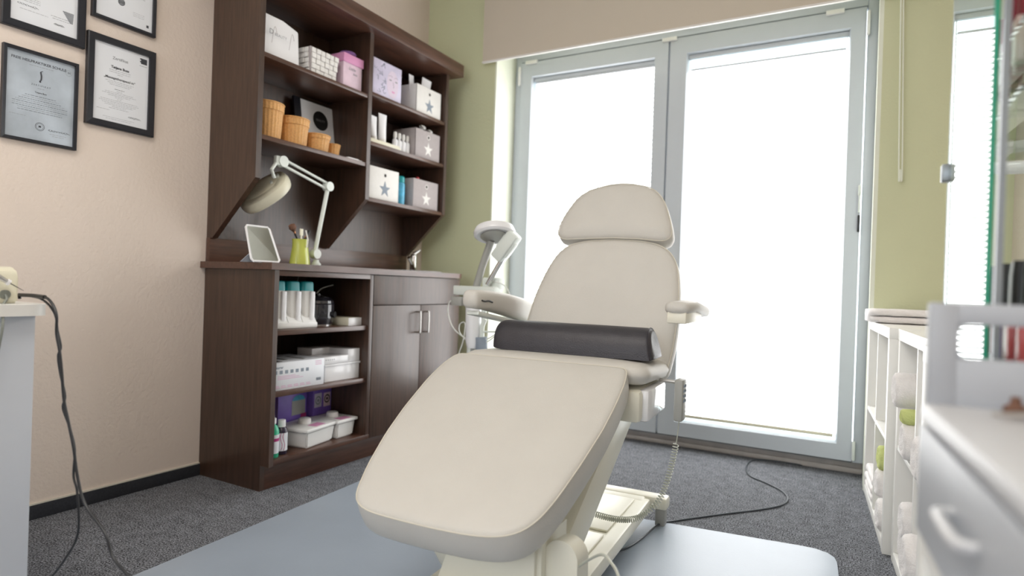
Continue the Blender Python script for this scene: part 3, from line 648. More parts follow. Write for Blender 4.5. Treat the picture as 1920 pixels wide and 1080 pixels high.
# ------------------------------------------------------------------ things on the worktop
# standing mirror
t = thing('table_mirror', 'small white framed tilting mirror standing on the worktop', 'mirror', (0.36, 1.66, 0.9))
TL, TR, BR, BL = at(460, 422, 0, 0.27), at(506, 428, 0, 0.27), at(525, 489, 0, 0.385), at(472, 487, 0, 0.375)
TR = at(504, 427, 0, 0.275)
BL.z = BR.z = 0.903
c = (TL+TR+BR+BL)/4; nrm = (TR-TL).cross(BL-TL).normalized(); nrm = nrm if nrm.x > 0 else -nrm
bm = nb(); Q = [TL, TR, BR, BL]
def inset(Q, f): c = sum(Q, V(0, 0, 0))/4; return [q+(c-q)*f for q in Q]
tube(bm, [q for i in range(4) for q in (Q[i].lerp(Q[i-1], 0.06), Q[i].lerp(Q[(i+1) % 4], 0.06))], 0.0048, 10, closed=True); part('mirror_frame', bm, 'gloss', t)
bm = nb(); prism(bm, [q-nrm*0.002 for q in inset(Q, 0.03)], nrm*0.003); part('mirror_glass', bm, 'mirror', t, smooth=False)
bm = nb(); top = (TL+TR)/2*0.4+(BL+BR)/2*0.6-nrm*0.006
prism(bm, [top+V(0, -0.03, 0), top+V(0, 0.03, 0), V(0.29, (BL.y+BR.y)/2+0.035, 0.9), V(0.29, (BL.y+BR.y)/2-0.05, 0.9)], (0.002, 0, 0)); part('stand', bm, 'deskm', t, smooth=False)
# brush vase
vx, vy = 0.24, 1.935
t = thing('vase', 'lime green waisted vase on the worktop holding make-up brushes', 'vase', (vx, vy, 0.9))
bm = nb(); lathe(bm, [(0.040, 0), (0.043, 0.003), (0.0435, 0.012), (0.038, 0.05), (0.0335, 0.085), (0.034, 0.108), (0.036, 0.116), (0.033, 0.116), (0.031, 0.105), (0.030, 0.06)], n=36)
part('vase_body', bm, 'lime', t, world=False)
def brush(label, base, tip, hair, m_h, hr, name='makeup_brush', blunt=False):
    t = thing(name, label, 'brush', base, 0, 'make-up brushes in the vase'); b0 = Vector(base); tp = Vector(tip)-b0; mid = tp*0.72
    bm = nb(); tube(bm, [V(0, 0, 0), mid*0.6, mid], [0.002, 0.0032, 0.004], 10); part('handle', bm, m_h, t, world=False)
    bm = nb(); tube(bm, [mid, mid*1.1], [0.0042, 0.0048], 10); part('ferrule', bm, 'copper', t, world=False)
    bm = nb(); tube(bm, [mid*1.08, mid+(tp-mid)*0.6, tp*0.98, tp], [0.005, hr, hr*0.9, hr*0.3], 14); part('bristles', bm, hair, t, world=False)
zb = 0.945
brush('black handled brush with round brown head, leftmost in the vase', (vx, vy+0.022, zb), (vx+0.015, vy-0.066, 1.075), 'brownhair', 'dark', 0.016)
brush('copper handled brush with brown head, leaning second from left in the vase', (vx-0.01, vy+0.024, zb), (vx-0.010, vy-0.040, 1.078), 'brownhair', 'copper', 0.014)
brush('slim black brush leaning right, its tip dark', (vx+0.01, vy-0.018, zb), (vx, vy+0.050, 1.060), 'dark', 'dark', 0.006)
brush('second slim black brush leaning right with silver band, closest to the lamp arm', (vx-0.012, vy-0.018, zb), (vx-0.014, vy+0.058, 1.055), 'steel', 'dark', 0.005)
t = thing('spatula', 'flat cream spatula standing upright in the vase', 'spatula', (vx, vy+0.004, zb), 0)
bm = nb(); box(bm, -0.002, 0.002, -0.004, 0.004, 0, 0.09, 0.001); box(bm, -0.002, 0.002, -0.010, 0.010, 0.088, 0.118, 0.0015); part('blade', bm, 'lampcream', t, world=False)
t = thing('dropper', 'thin white stick hooked over the vase front', 'stick', (vx+0.038, vy+0.004, 0.98))
bm = nb(); tube(bm, [(0, 0.0, 0.0), (0.004, 0.0, 0.035), (-0.010, 0.0, 0.075)], 0.003, 8); part('stick', bm, 'starwhite', t, world=False)
# magnifier lamp clamped to the worktop
XL = 0.24
P0 = V(XL, 2.03, 0.9); P1 = at(591, 470, 0, XL); P2 = at(615, 350, 0, XL); P3 = at(529, 303, 0, XL)
t = thing('magnifier_lamp', 'cream magnifying lamp with white jointed arm standing on the worktop', 'lamp', tuple(P0))
bm = nb(); lathe(bm, [(0.022, 0), (0.022, 0.012), (0.014, 0.02), (0.012, 0.03)], P0, 24); c = P1-V(0, 0, 0.015)
tube(bm, [c+V(-0.014, 0, 0), c+V(0.016, 0, 0)], 0.022, 24); part('base_joint', bm, 'lampwhite', t)
bm = nb(); tube(bm, [P1, P2], 0.0095, 16); part('lower_arm', bm, 'lampwhite', t)
bm = nb(); tube(bm, [P2+V(-0.016, 0, 0), P2+V(0.016, 0, 0)], 0.022, 26); part('elbow_joint', bm, 'lampwhite', t)
d = (P3-P2).normalized(); up = V(1, 0, 0).cross(d).normalized()
if up.z < 0: up = -up
for s in (1, -1): bm = nb(); tube(bm, [P2+up*0.013*s, P3+up*0.013*s], 0.0062, 12); part('upper_arm', bm, 'lampwhite', t)
bm = nb(); tube(bm, [P3+V(-0.014, 0, 0), P3+V(0.014, 0, 0)], 0.024, 24); box(bm, -0.010, 0.010, -0.02, 0.02, -0.02, 0.02, 0.004, mtx=Matrix.Translation(P3+V(0, -0.018, 0))); part('wrist_joint', bm, 'lampwhite', t)
HC = at(485, 362, 0, XL+0.01)
bm = nb(); q0 = at(518, 305, 0, XL); q1 = at(509, 318, 0, XL+0.02); q2 = at(514, 333, 0, XL+0.01)
tube(bm, [q0, q1, q2], 0.0075, 12); part('yoke', bm, 'lampwhite', t)
# head: rounded housing tilted, seen from the side and slightly above
e1 = (_R*0.82+_U*0.55+_F*0.10).normalized()
hn = (_R*-0.42+_U*0.66-_F*0.68); hn = (hn-e1*hn.dot(e1)).normalized(); e2 = hn.cross(e1).normalized()
HM = Matrix.Translation(at(490, 352, 1, 1.800)) @ Matrix(((e1.x, e2.x, hn.x, 0), (e1.y, e2.y, hn.y, 0), (e1.z, e2.z, hn.z, 0), (0, 0, 0, 1)))
out = [(0.118*math.copysign(abs(math.cos(a))**0.8, math.cos(a)), 0.102*math.copysign(abs(math.sin(a))**0.8, math.sin(a))) for a in [2*PI*k/48 for k in range(48)]]
bm = nb(); slab(bm, out, 0.052, 0.016, 0.004, mtx=HM, n=64); part('lamp_head', bm, 'lampcream', t)
bm = nb(); slab(bm, [(x*0.68, y*0.68) for x, y in out], 0.014, 0.010, 0.004, mtx=HM @ Matrix.Translation((0, 0, 0.008)), n=64); part('lens_cover', bm, 'lampcream', t)
bm = nb(); box(bm, 0.072, 0.092, -0.012, 0.012, 0.0, 0.014, 0.003, mtx=HM); box(bm, 0.045, 0.058, -0.045, -0.02, 0.0, 0.014, 0.004, mtx=HM); part('hinge_block', bm, 'lampwhite', t)

# ------------------------------------------------------------------ base cupboard contents
S1, S2, S3 = 0.634, 0.390, 0.125
t = thing('wax_warmer', 'white triple wax warmer base on the upper cupboard shelf', 'wax warmer', (0.30, 1.83, S1))
bm = nb(); box(bm, 0.20, 0.375, 1.690, 1.925, S1, S1+0.024, 0.005)
for k in range(3):
    y = 1.735+k*0.076; prism(bm, [(0.22, y-0.036, S1+0.02), (0.37, y-0.036, S1+0.02), (0.355, y-0.036, S1+0.045), (0.30, y-0.036, S1+0.10), (0.22, y-0.036, S1+0.12)], (0, 0.072, 0))
part('warmer_base', bm, 'white', t)
for k in range(3):
    y = 1.735+k*0.076
    q = thing('wax_cartridge', ['teal topped wax roller cartridge half hidden by the cupboard side', 'teal topped wax roller cartridge in the middle of the warmer', 'teal topped wax roller cartridge beside the black wax pot'][k], 'cartridge', (0.33, y, S1+0.026), 0, 'wax cartridges in the warmer')
    bm = nb(); slab_o = rrect(0.066, 0.052, 0.016)
    R = []
    for z, s, dx in ((0.0, 0.55, 0.01), (0.03, 0.75, 0.008), (0.06, 0.93, 0.002), (0.125, 1.0, 0), (0.132, 1.0, 0)):
        R.append([bm.verts.new((b_*s+dx, a_*s, z)) for a_, b_ in slab_o])
    n = len(slab_o)
    for a, c in zip(R, R[1:]):
        for i in range(n): bm.faces.new((a[i], a[(i+1) % n], c[(i+1) % n], c[i]))
    bm.faces.new(R[0][::-1]); bm.faces.new(R[-1]); part('cartridge_body', bm, 'starwhite', q, world=False)
    bm = nb(); R = []
    for z, s in ((0.130, 1.03), (0.160, 1.0), (0.168, 0.93), (0.171, 0.7)): R.append([bm.verts.new((b_*s, a_*s, z)) for a_, b_ in slab_o])
    for a, c in zip(R, R[1:]):
        for i in range(n): bm.faces.new((a[i], a[(i+1) % n], c[(i+1) % n], c[i]))
    bm.faces.new(R[0][::-1]); bm.faces.new(R[-1]); part('teal_cap', bm, 'teal', q, world=False, label='teal glossy cap')
    bm = nb(); box(bm, 0.024, 0.034, 0.006, 0.030, -0.012, 0.128, 0.004); part('front_rib', bm, 'gloss', q, world=False)
t = thing('wax_pot', 'glossy black round wax heater pot on the upper cupboard shelf', 'wax pot', (0.27, 2.02, S1))
bm = nb(); lathe(bm, [(0.062, 0), (0.066, 0.006), (0.070, 0.012), (0.074, 0.04), (0.074, 0.095), (0.070, 0.1)], n=40); part('pot_body', bm, 'smoke', t, world=False)
bm = nb(); lathe(bm, [(0.073, 0.1), (0.071, 0.112), (0.055, 0.128), (0.02, 0.134), (0.012, 0.136), (0.012, 0.142), (0.004, 0.144)], n=40); part('lid', bm, 'smoke', t, world=False)
bm = nb(); T2 = Matrix.Rotation(0.35, 4, 'Z'); tube(bm, [T2 @ V(0.072, 0, 0.05), T2 @ V(0.086, 0, 0.05)], 0.014, 18); part('dial', bm, 'dark', t, world=False)
bm = nb(); lathe(bm, [(0.067, 0.0), (0.0675, 0.006)], n=40); part('foot_ring', bm, 'chrome', t, world=False)
bm = nb(); a, b2, c = at(588, 558, 0, 0.25), at(603, 541, 0, 0.22), at(628, 533, 0, 0.18)
tube(bm, smooth_path([a, b2, c, c+V(-0.1, 0.02, 0.0)], 6), 0.003, 8); o = part('loop_cable', bm, 'whitecab'); tag(o, 'white cable arching above the black wax pot', 'cable')
bm = nb(); a = at(556, 532, 0, 0.25); b2 = at(560, 517, 0, 0.2); tube(bm, [a+V(0, 0, -.02), a, b2, b2+V(-0.08, 0.02, 0.02)], 0.0025, 8); o = part('supply_cable', bm, 'greycab'); tag(o, 'thin grey cable rising behind the teal topped cartridges', 'cable')
t = thing('strip_box', 'small cream carton of strips right of the black wax pot', 'box', (0.30, 2.15, S1))
bm = nb(); box(bm, -0.10, 0.085, -0.042, 0.042, 0, 0.036, 0.003, mtx=Matrix.Rotation(0.0, 4, 'Z')); part('carton', bm, 'lampcream', t, world=False)
bm = nb(); box(bm, 0.0851, 0.0865, -0.042, 0.042, 0.0, 0.036, 0.0005); part('end_flap', bm, 'gloss', t, world=False)
t.location = (0.30, 2.14, S1)
t = thing('brown_disc', 'round brown wooden disc leaning in the dark at the cupboard back', 'disc', (0.04, 2.09, S1))
bm = nb(); lathe(bm, [(0.075, -0.006), (0.078, 0), (0.075, 0.006)], n=32, mtx=Matrix.Translation((0.045, 2.17, S1+0.078)) @ Matrix.Rotation(PI/2-0.1, 4, 'Y')); part('disc_body', bm, 'brownhair', t)
# appliance carton
t = thing('appliance_carton', 'white printed appliance carton on the middle cupboard shelf', 'box', (0.30, 1.82, S2))
cb = part('carton', B(0.18, 0.40, 1.672, 1.945, S2, S2+0.112, 0.001), 'paper', t)
bm = nb(); TC = lambda y, z: TX(y, z, 0.4003)
text_bm(bm, 'beurer', 0.016, TC(1.705, S2+0.092), bold=0.0004)
for i in range(7): box(bm, 0.4001, 0.4006, 1.682+i*0.027, 1.697+i*0.027, S2+0.066, S2+0.080)
for i in range(12): box(bm, 0.4001, 0.4005, 1.902+i*0.0022, 1.9032+i*0.0022, S2+0.020, S2+0.032)
part('print', bm, 'stars', cb, smooth=False)
bm = nb()
for i in range(6): broken_y = 1.686+i*0.032; box(bm, 0.4001, 0.4004, broken_y, broken_y+0.022, S2+0.016, S2+0.018); box(bm, 0.4001, 0.4004, broken_y, broken_y+0.026, S2+0.010, S2+0.012)
for i in range(3): box(bm, 0.4001, 0.4004, 1.70, 1.83-0.02*i, S2+0.044+i*0.006, S2+0.0455+i*0.006); 
for i in range(3): box(bm, 0.4001, 0.4004, 1.895, 1.93, S2+0.088+i*0.007, S2+0.090+i*0.007)
part('fine_print', bm, 'pink', cb, smooth=False)
bm = nb(); box(bm, 0.28, 0.38, 1.69, 1.74, S2+0.112, S2+0.1123); box(bm, 0.22, 0.34, 1.78, 1.80, S2+0.112, S2+0.1123); box(bm, 0.25, 0.36, 1.86, 1.875, S2+0.112, S2+0.1123); part('top_print', bm, 'hole', cb, smooth=False)
# white boxes at the right
t = thing('white_box', 'white lidded box with smaller boxes standing on it, middle cupboard shelf', 'box', (0.30, 2.10, S2))
bm = nb(); box(bm, 0.20, 0.385, 1.965, 2.178, S2, S2+0.074, 0.003); box(bm, 0.195, 0.389, 1.96, 2.182, S2+0.068, S2+0.078, 0.002); part('box_body', bm, 'gloss', t)
t = thing('flat_box', 'flat white box lying on the lidded white box, front left', 'box', (0.33, 2.02, S2+0.079))
bm = nb(); box(bm, 0.27, 0.390, 1.945, 2.100, S2+0.079, S2+0.112, 0.002); part('box_body', bm, 'gloss', t)
bm = nb(); 
for i in range(5): blob(bm, 1.965+i*0.012, S2+0.099, 0.003, 0.003, 0.3904, 10)
part('dot_print', bm, 'inkg', t, smooth=False)
t = thing('tall_white_box', 'taller white box lying on the lidded white box, rear right', 'box', (0.26, 2.10, S2+0.079))
bm = nb(); box(bm, 0.17, 0.265, 2.00, 2.178, S2+0.079, S2+0.137, 0.002); box(bm, 0.265, 0.385, 2.104, 2.178, S2+0.079, S2+0.137, 0.002); part('box_body', bm, 'gloss', t)
# bottom shelf
def tub(y0, y1, x0, x1, label, rz=0.0):
    t = thing('instrument_tub', label, 'tub', ((x0+x1)/2, (y0+y1)/2, S3), rz, 'white lidded instrument tubs'); w_, d_ = (x1-x0)/2, (y1-y0)/2
    bm = nb(); a = [bm.verts.new(p) for p in ((-w_*.9, -d_*.9, 0), (w_*.9, -d_*.9, 0), (w_*.9, d_*.9, 0), (-w_*.9, d_*.9, 0))]; c = [bm.verts.new(p) for p in ((-w_, -d_, 0.072), (w_, -d_, 0.072), (w_, d_, 0.072), (-w_, d_, 0.072))]
    bm.faces.new(a[::-1]); bm.faces.new(c)
    for i in range(4): bm.faces.new((a[i], a[(i+1) % 4], c[(i+1) % 4], c[i]))
    bmesh.ops.bevel(bm, geom=bm.edges[:], offset=0.007, segments=3, affect='EDGES'); part('tub_body', bm, 'white', t, world=False)
    l = part('lid', B(-w_-0.008, w_+0.008, -d_-0.008, d_+0.008, 0.070, 0.084, 0.004), 'white', t, world=False)
    bm = nb(); lathe(bm, [(0.026, 0.083), (0.028, 0.090), (0.026, 0.104), (0.021, 0.107)], (-0.01, 0.0, 0), 28); part('lid_knob', bm, 'white', l, world=False)
    bm = nb(); box(bm, 0.03, 0.075, -0.035, 0.035, 0.0841, 0.0846); part('lid_label', bm, 'pink', l, world=False, smooth=False)
tub(1.835, 2.035, 0.235, 0.395, 'white lidded instrument tub, front one of the pair on the bottom shelf', 0.18)
tub(2.045, 2.165, 0.23, 0.385, 'white lidded instrument tub against the cupboard divider', 0.05)
def carton(y0, y1, x0, x1, z0, z1, label, disc, rz=0):
    t = thing('purple_carton', label, 'box', ((x0+x1)/2, (y0+y1)/2, z0), rz, 'purple appliance cartons'); w_, d_ = (x1-x0)/2, (y1-y0)/2
    c = part('carton', B(-w_, w_, -d_, d_, 0, z1-z0, 0.001), 'purple', t, world=False)
    return t, c, w_, d_
t, c, w_, d_ = carton(1.87, 2.04, 0.08, 0.20, S3, S3+0.205, 'purple carton picturing a grey wax pot, behind the front tub', 0, 0.05)
bm = nb(); box(bm, w_+0.0001, w_+0.0008, -0.005, 0.075, 0.098, 0.165, 0.0); part('pot_picture', bm, 'grey_pl', c, world=False, smooth=False)
bm = nb(); pts = [(w_+0.0005, 0.035+0.037*math.cos(a), 0.163+0.024*math.sin(a)) for a in [PI*k/16 for k in range(17)]]; prism(bm, pts, (0.0005, 0, 0)); part('lid_picture', bm, 'blue', c, world=False, smooth=False)
bm = nb(); box(bm, w_+0.0001, w_+0.0008, 0.05, 0.083, 0.082, 0.1, 0.0); part('magenta_flash', bm, 'magenta', c, world=False, smooth=False)
t, c, w_, d_ = carton(2.05, 2.178, 0.10, 0.215, S3, S3+0.212, 'violet carton with two round pictures in pale squares, right rear', 1, 0.12)
for k, (ya, yb) in enumerate(((-0.056, -0.006), (0.008, 0.056))):
    bm = nb(); box(bm, w_+0.0001, w_+0.0007, ya, yb, 0.118-0.004*k, 0.183-0.004*k); part('picture_panel', bm, ('lilac', 'pinkl')[k], c, world=False, smooth=False)
    bm = nb(); yc = (ya+yb)/2; ring2(bm, yc, 0.150, 0.014, 0.020, 24, w_+0.0011); blob(bm, yc, 0.150, 0.007, 0.007, w_+0.0011, 16); part('disc_picture', bm, ('stars', 'hole')[k], c, world=False, smooth=False)
def bottle(x, y, prof, m, cap, capm, label, name='bottle', lab=None):
    t = thing(name, label, 'bottle', (x, y, S3), 0)
    bm = nb(); lathe(bm, prof, n=28); bb = part('bottle_body', bm, m, t, world=False)
    bm = nb(); lathe(bm, cap, n=20); part('cap', bm, capm, t, world=False)
    if lab:
        r, z0, z1, lm = lab; bm = nb(); lathe(bm, [(r, z0), (r, z1)], n=28); part('paper_label', bm, lm, bb, world=False)
    return t, bb
t, bb = bottle(0.385, 1.698, [(0.022, 0), (0.024, 0.003), (0.024, 0.105), (0.018, 0.122), (0.010, 0.130), (0.009, 0.136)], 'greenbot', [(0.012, 0.134), (0.012, 0.155), (0.006, 0.158), (0.005, 0.178), (0.003, 0.190)], 'gloss', 'green disinfectant bottle with white nozzle in the cupboard corner', 'disinfectant_bottle', (0.0244, 0.018, 0.092, 'paper'))
bm = nb(); lathe(bm, [(0.0247, 0.066), (0.0247, 0.078)], n=28); part('red_stripe', bm, 'magenta', bb, world=False)
t, bb = bottle(0.372, 1.752, [(0.022, 0), (0.024, 0.003), (0.024, 0.095), (0.018, 0.108), (0.012, 0.113)], 'darkbot', [(0.0155, 0.111), (0.0155, 0.135), (0.0145, 0.139)], 'gloss', 'dark purple bottle with white cap and white label in front of the tubs', 'remover_bottle', (0.0244, 0.016, 0.088, 'paper'))
bm = nb()
for i in range(14):
    a = -0.5+0.06*math.sin(i*0.45)*3; z = 0.018+i*0.005; w2 = 0.26
    flat(bm, [(0.0248*math.cos(q), 0.0248*math.sin(q), zz) for q, zz in ((a-w2, z), (a+w2, z), (a+w2, z+0.005), (a-w2, z+0.005))])
part('magenta_figure', bm, 'magenta', bb, world=False)
bottle(0.33, 1.700, [(0.019, 0), (0.020, 0.003), (0.020, 0.125), (0.012, 0.137), (0.009, 0.141)], 'gloss', [(0.011, 0.139), (0.011, 0.160), (0.007, 0.166)], 'starwhite', 'slim white bottle standing behind the green bottle', 'lotion_bottle')
bottle(0.16, 1.80, [(0.030, 0), (0.031, 0.003), (0.031, 0.145), (0.026, 0.155)], 'yellow', [(0.024, 0.153), (0.024, 0.178), (0.02, 0.182)], 'red', 'yellow bottle with red cap in the dark behind the tubs', 'oil_bottle')

# ------------------------------------------------------------------ treatment chair
CR = 0.06
def frame3(O, u, v):
    u = Vector(u).normalized(); v = Vector(v); v = (v-u*u.dot(v)).normalized(); n = u.cross(v)
    return Matrix(((u.x, v.x, n.x, O[0]), (u.y, v.y, n.y, O[1]), (u.z, v.z, n.z, O[2]), (0, 0, 0, 1)))
chair = thing('treatment_chair', 'cream leatherette reclining treatment chair with sloping leg rest', 'chair', (1.58, 1.75, 0.006), CR)
def cushion(name, out, O, u, v, t_, edge, crown, pipe=0.0019, parent=chair):
    Mx = frame3(O, u, v); bm = nb(); P, nor = slab(bm, out, t_, edge, crown, mtx=Mx, n=128); c = part(name, bm, 'leather', parent, ang=1.2)
    if pipe:
        bm = nb(); n = len(P); off = edge*0.05
        tube(bm, [Mx @ V(P[i].x-nor[i].x*off, P[i].y-nor[i].y*off, -edge*0.42) for i in range(n)], pipe, 6, closed=True); part('piping', bm, 'seam', c)
    return c, Mx
# leg rest (its face as seen: wide at the hinge, rounded toe)
O = V(1.559, 1.7145, 0.62); E = V(1.6776, 1.104, 0.32)
leg_out = [(-0.300, 0.0), (-0.318, 0.07), (-0.322, 0.16), (-0.311, 0.31), (-0.293, 0.43), (-0.264, 0.55), (-0.240, 0.62), (-0.226, 0.655), (-0.207, 0.675), (-0.165, 0.691), (-0.087, 0.695), (0.015, 0.696), (0.109, 0.692), (0.172, 0.681), (0.212, 0.658), (0.238, 0.615), (0.255, 0.54), (0.270, 0.43), (0.284, 0.291), (0.287, 0.17), (0.284, 0.07), (0.272, 0.0)]
lv = V(CR*0.61, E.y-O.y, E.z-O.z)
LO = O.copy()
legu = V(1, CR, 0)
Mx0 = frame3(LO, -legu, lv)     # normal must point up and out
leg_m = [(-x, y) for x, y in leg_out]
lc, LM = cushion('leg_rest_cushion', leg_m, LO, -legu, lv, 0.088, 0.016, 0.004)
bm = nb(); slab(bm, [(x*0.86, 0.02+y*0.9) for x, y in leg_m], 0.02, 0.006, 0.0, mtx=LM @ Matrix.Translation((0, 0, -0.086)), n=64); part('leg_rest_shell', bm, 'cream', chair)
# seat
sx, sy = 0.335, 0.17
out = rrect(0.625, 0.36, 0.05)
cushion('seat_cushion', out, V(1.562, 1.90, 0.612), V(1, CR, 0.0), V(-CR, 1, -0.04), 0.055, 0.025, 0.012, 0.0)
# back
rec = math.radians(25); bv = V(-CR*math.sin(rec), math.sin(rec), math.cos(rec)); BO = V(1.58, 2.02, 0.60)
back_out = [(0.02, -0.06), (0.25, -0.055), (0.285, -0.03), (0.296, 0.06), (0.298, 0.16), (0.292, 0.27), (0.282, 0.345), (0.266, 0.395), (0.240, 0.432), (0.195, 0.460), (0.128, 0.473), (0.026, 0.479), (-0.079, 0.474), (-0.150, 0.456), (-0.187, 0.420), (-0.212, 0.365), (-0.229, 0.31), (-0.247, 0.226), (-0.258, 0.115), (-0.262, 0.0), (-0.255, -0.045), (-0.22, -0.058)]
cushion('backrest_cushion', back_out, BO, V(1, CR, 0), bv, 0.078, 0.022, 0.006)
head_out = [(0.025, 0.484), (0.12, 0.480), (0.205, 0.470), (0.232, 0.474), (0.245, 0.495), (0.240, 0.53), (0.226, 0.575), (0.207, 0.628), (0.187, 0.664), (0.160, 0.694), (0.118, 0.716), (0.073, 0.726), (0.020, 0.732), (-0.030, 0.727), (-0.078, 0.716), (-0.118, 0.699), (-0.152, 0.668), (-0.172, 0.630), (-0.190, 0.590), (-0.203, 0.545), (-0.206, 0.515), (-0.196, 0.488), (-0.170, 0.478), (-0.10, 0.481)]
cushion('headrest_cushion', head_out, BO+V(0, -0.01, 0), V(1, CR, 0), bv, 0.085, 0.024, 0.010)
BM = frame3(BO, V(1, CR, 0), bv)
bm = nb(); box(bm, -0.20, 0.24, 0.0, 0.43, -0.10, -0.078, 0.01, mtx=BM); part('backrest_shell', bm, 'cream', chair)
bm = nb(); box(bm, -0.05, 0.09, 0.38, 0.62, -0.105, -0.09, 0.006, mtx=BM); box(bm, 0.17, 0.20, 0.3, 0.52, -0.115, -0.100, 0.005, mtx=BM); box(bm, -0.05, 0.2, 0.40, 0.44, -0.125, -0.105, 0.004, mtx=BM); part('headrest_bracket', bm, 'lampwhite', chair)
# seat housing
bm = nb(); Hc = Matrix.Translation((1.575, 1.88, 0.515)) @ Matrix.Rotation(CR, 4, 'Z')
box(bm, -0.262, 0.285, -0.16, 0.13, -0.060, 0.034, 0.014, mtx=Hc); part('seat_housing', bm, 'cream', chair)
bm = nb(); box(bm, 0.270, 0.303, -0.130, 0.105, -0.060, 0.034, 0.010, mtx=Hc); part('side_cover', bm, 'gloss', chair, label='glossy white side cover')
bm = nb(); tube(bm, [Hc @ V(0.29, 0.06, 0.042), Hc @ V(0.345, 0.06, 0.040)], 0.006, 10); part('holder_bar', bm, 'steel', chair)
# arm rests
def armrest(pts, wd_, th, side):
    P = [Vector(p) for p in pts]; bm = nb(); n = 18; R = []; ths = th if isinstance(th, list) else [th]*len(P)
    for i, p in enumerate(P):
        th = ths[i]
        d = (P[min(i+1, len(P)-1)]-P[max(i-1, 0)]).normalized(); u = d.cross(V(0, 0, 1)).normalized(); v = u.cross(d)
        s = 1.0 if 0 < i < len(P)-1 else 0.72
        R.append([bm.verts.new(p+u*wd_/2*s*math.copysign(abs(math.cos(2*PI*k/n))**0.6, math.cos(2*PI*k/n))+v*th/2*s*math.copysign(abs(math.sin(2*PI*k/n))**0.7, math.sin(2*PI*k/n))) for k in range(n)])
    for a, c in zip(R, R[1:]):
        for k in range(n): bm.faces.new((a[k], a[(k+1) % n], c[(k+1) % n], c[k]))
    bm.faces.new(R[0][::-1]); bm.faces.new(R[-1]); return bm
# left (far side): front tip higher
L0 = V(1.262, 1.75, 0.792); L1_ = V(1.250, 2.20, 0.742)
pad = [L0, L0+V(0.0, 0.012, 0.0), L0+V(0, 0.10, -0.004), L0+V(-0.002, 0.25, -0.022), L1_+V(0, -0.02, 0), L1_]; pth = [0.058, 0.062, 0.070, 0.082, 0.092, 0.09]
bm = nb(); box(bm, -0.024, 0.026, 0.03, 0.47, -0.050, -0.036, 0.004, mtx=Matrix.Translation(L0) @ Matrix.Rotation(-0.145, 4, 'X')); box(bm, -0.012, 0.02, 0.36, 0.42, -0.20, -0.09, 0.004, mtx=Matrix.Translation(L0)); box(bm, -0.012, 0.10, 0.37, 0.41, -0.215, -0.19, 0.004, mtx=Matrix.Translation(L0))
ar = part('armrest', bm, 'lampwhite', chair)
part('arm_pad', armrest(pad, 0.064, pth, -1), 'leather', ar, ang=1.2)
bm = nb(); tube(bm, smooth_path([L0+V(0.0335, 0.03, -0.004), L0+V(0.0335, 0.05, -0.007), L0+V(0.0335, 0.075, -0.006), L0+V(0.0335, 0.10, -0.011)], 4), 0.0032, 6); part('slot', bm, 'dark', ar)
R0 = V(1.922, 1.90, 0.790); R1 = V(1.925, 2.20, 0.775)
bm = nb(); box(bm, -0.030, 0.030, 0.004, 0.22, -0.048, -0.012, 0.005, mtx=Matrix.Translation(R0)); box(bm, -0.07, 0.0, 0.20, 0.25, -0.05, -0.02, 0.004, mtx=Matrix.Translation(R0))
ar = part('armrest', bm, 'cream', chair)
part('arm_pad', armrest([R0, R0+V(0, 0.015, 0), R0+V(0.002, 0.14, 0.004), R1+V(0, -0.015, 0), R1], 0.078, 0.040, 1), 'leather', ar, ang=1.2)
# lifting arm, base, feet
def along(bm, y0, z0, y1, z1, x0, x1, th, bev=0.01):
    d = V(0, y1-y0, z1-z0); l = d.length; d.normalize(); n = V(0, -d.z, d.y)
    box(bm, x0, x1, 0, l, -th/2, th/2, bev, mtx=Matrix(((1, 0, 0, 0), (0, d.y, n.y, y0), (0, d.z, n.z, z0), (0, 0, 0, 1))))
bm = nb(); along(bm, 1.36, 0.10, 1.90, 0.475, 1.44, 1.793, 0.11, 0.012); part('lifting_arm', bm, 'cream', chair)
bm = nb(); prism(bm, [(1.497, 1.25, 0.055), (1.80, 1.25, 0.055), (1.80, 1.25, 0.285), (1.578, 1.25, 0.285)], (0, 0.16, 0)); bmesh.ops.bevel(bm, geom=bm.edges[:], offset=0.012, segments=2, affect='EDGES'); part('pedestal', bm, 'cream', chair)
bm = nb(); n = 14; pts = [(1.795, 1.285, 0.09), (1.878, 1.285, 0.09)]+[(1.8365+0.0415*math.cos(PI*k/n), 1.285, 0.225+0.042*math.sin(PI*k/n)) for k in range(n+1)]
prism(bm, pts, (0.006, 0.05, 0)); part('pivot_bracket', bm, 'cream', chair)
bm = nb(); BMx = Matrix.Translation((1.575, 1.60, 0)) @ Matrix.Rotation(CR, 4, 'Z')
box(bm, -0.115, 0.245, -0.42, 0.56, 0.055, 0.100, 0.008, mtx=BMx); base = part('base_plate', bm, 'cream', chair)
bm = nb(); box(bm, -0.08, 0.200, 0.18, 0.51, 0.100, 0.108, 0.004, mtx=BMx); box(bm, -0.08, 0.200, -0.17, 0.15, 0.100, 0.108, 0.004, mtx=BMx); box(bm, -0.08, 0.200, -0.27, -0.20, 0.100, 0.107, 0.003, mtx=BMx); part('base_cover', bm, 'cream', base)
bm = nb(); box(bm, 0.02, 0.185, 0.520, 0.545, 0.1001, 0.1006, mtx=BMx); part('rating_plate', bm, 'lampcream', base, smooth=False)
bm = nb(); box(bm, -0.36, 0.300, 0.565, 0.625, 0.062, 0.106, 0.010, mtx=BMx); box(bm, -0.24, 0.225, 0.52, 0.60, 0.062, 0.102, 0.008, mtx=BMx); part('cross_foot', bm, 'cream', chair)
for x in (-0.335, 0.275): bm = nb(); box(bm, x-0.017, x+0.017, 0.575, 0.615, -0.0, 0.064, 0.004, mtx=BMx); part('foot', bm, 'grey_pl', chair)
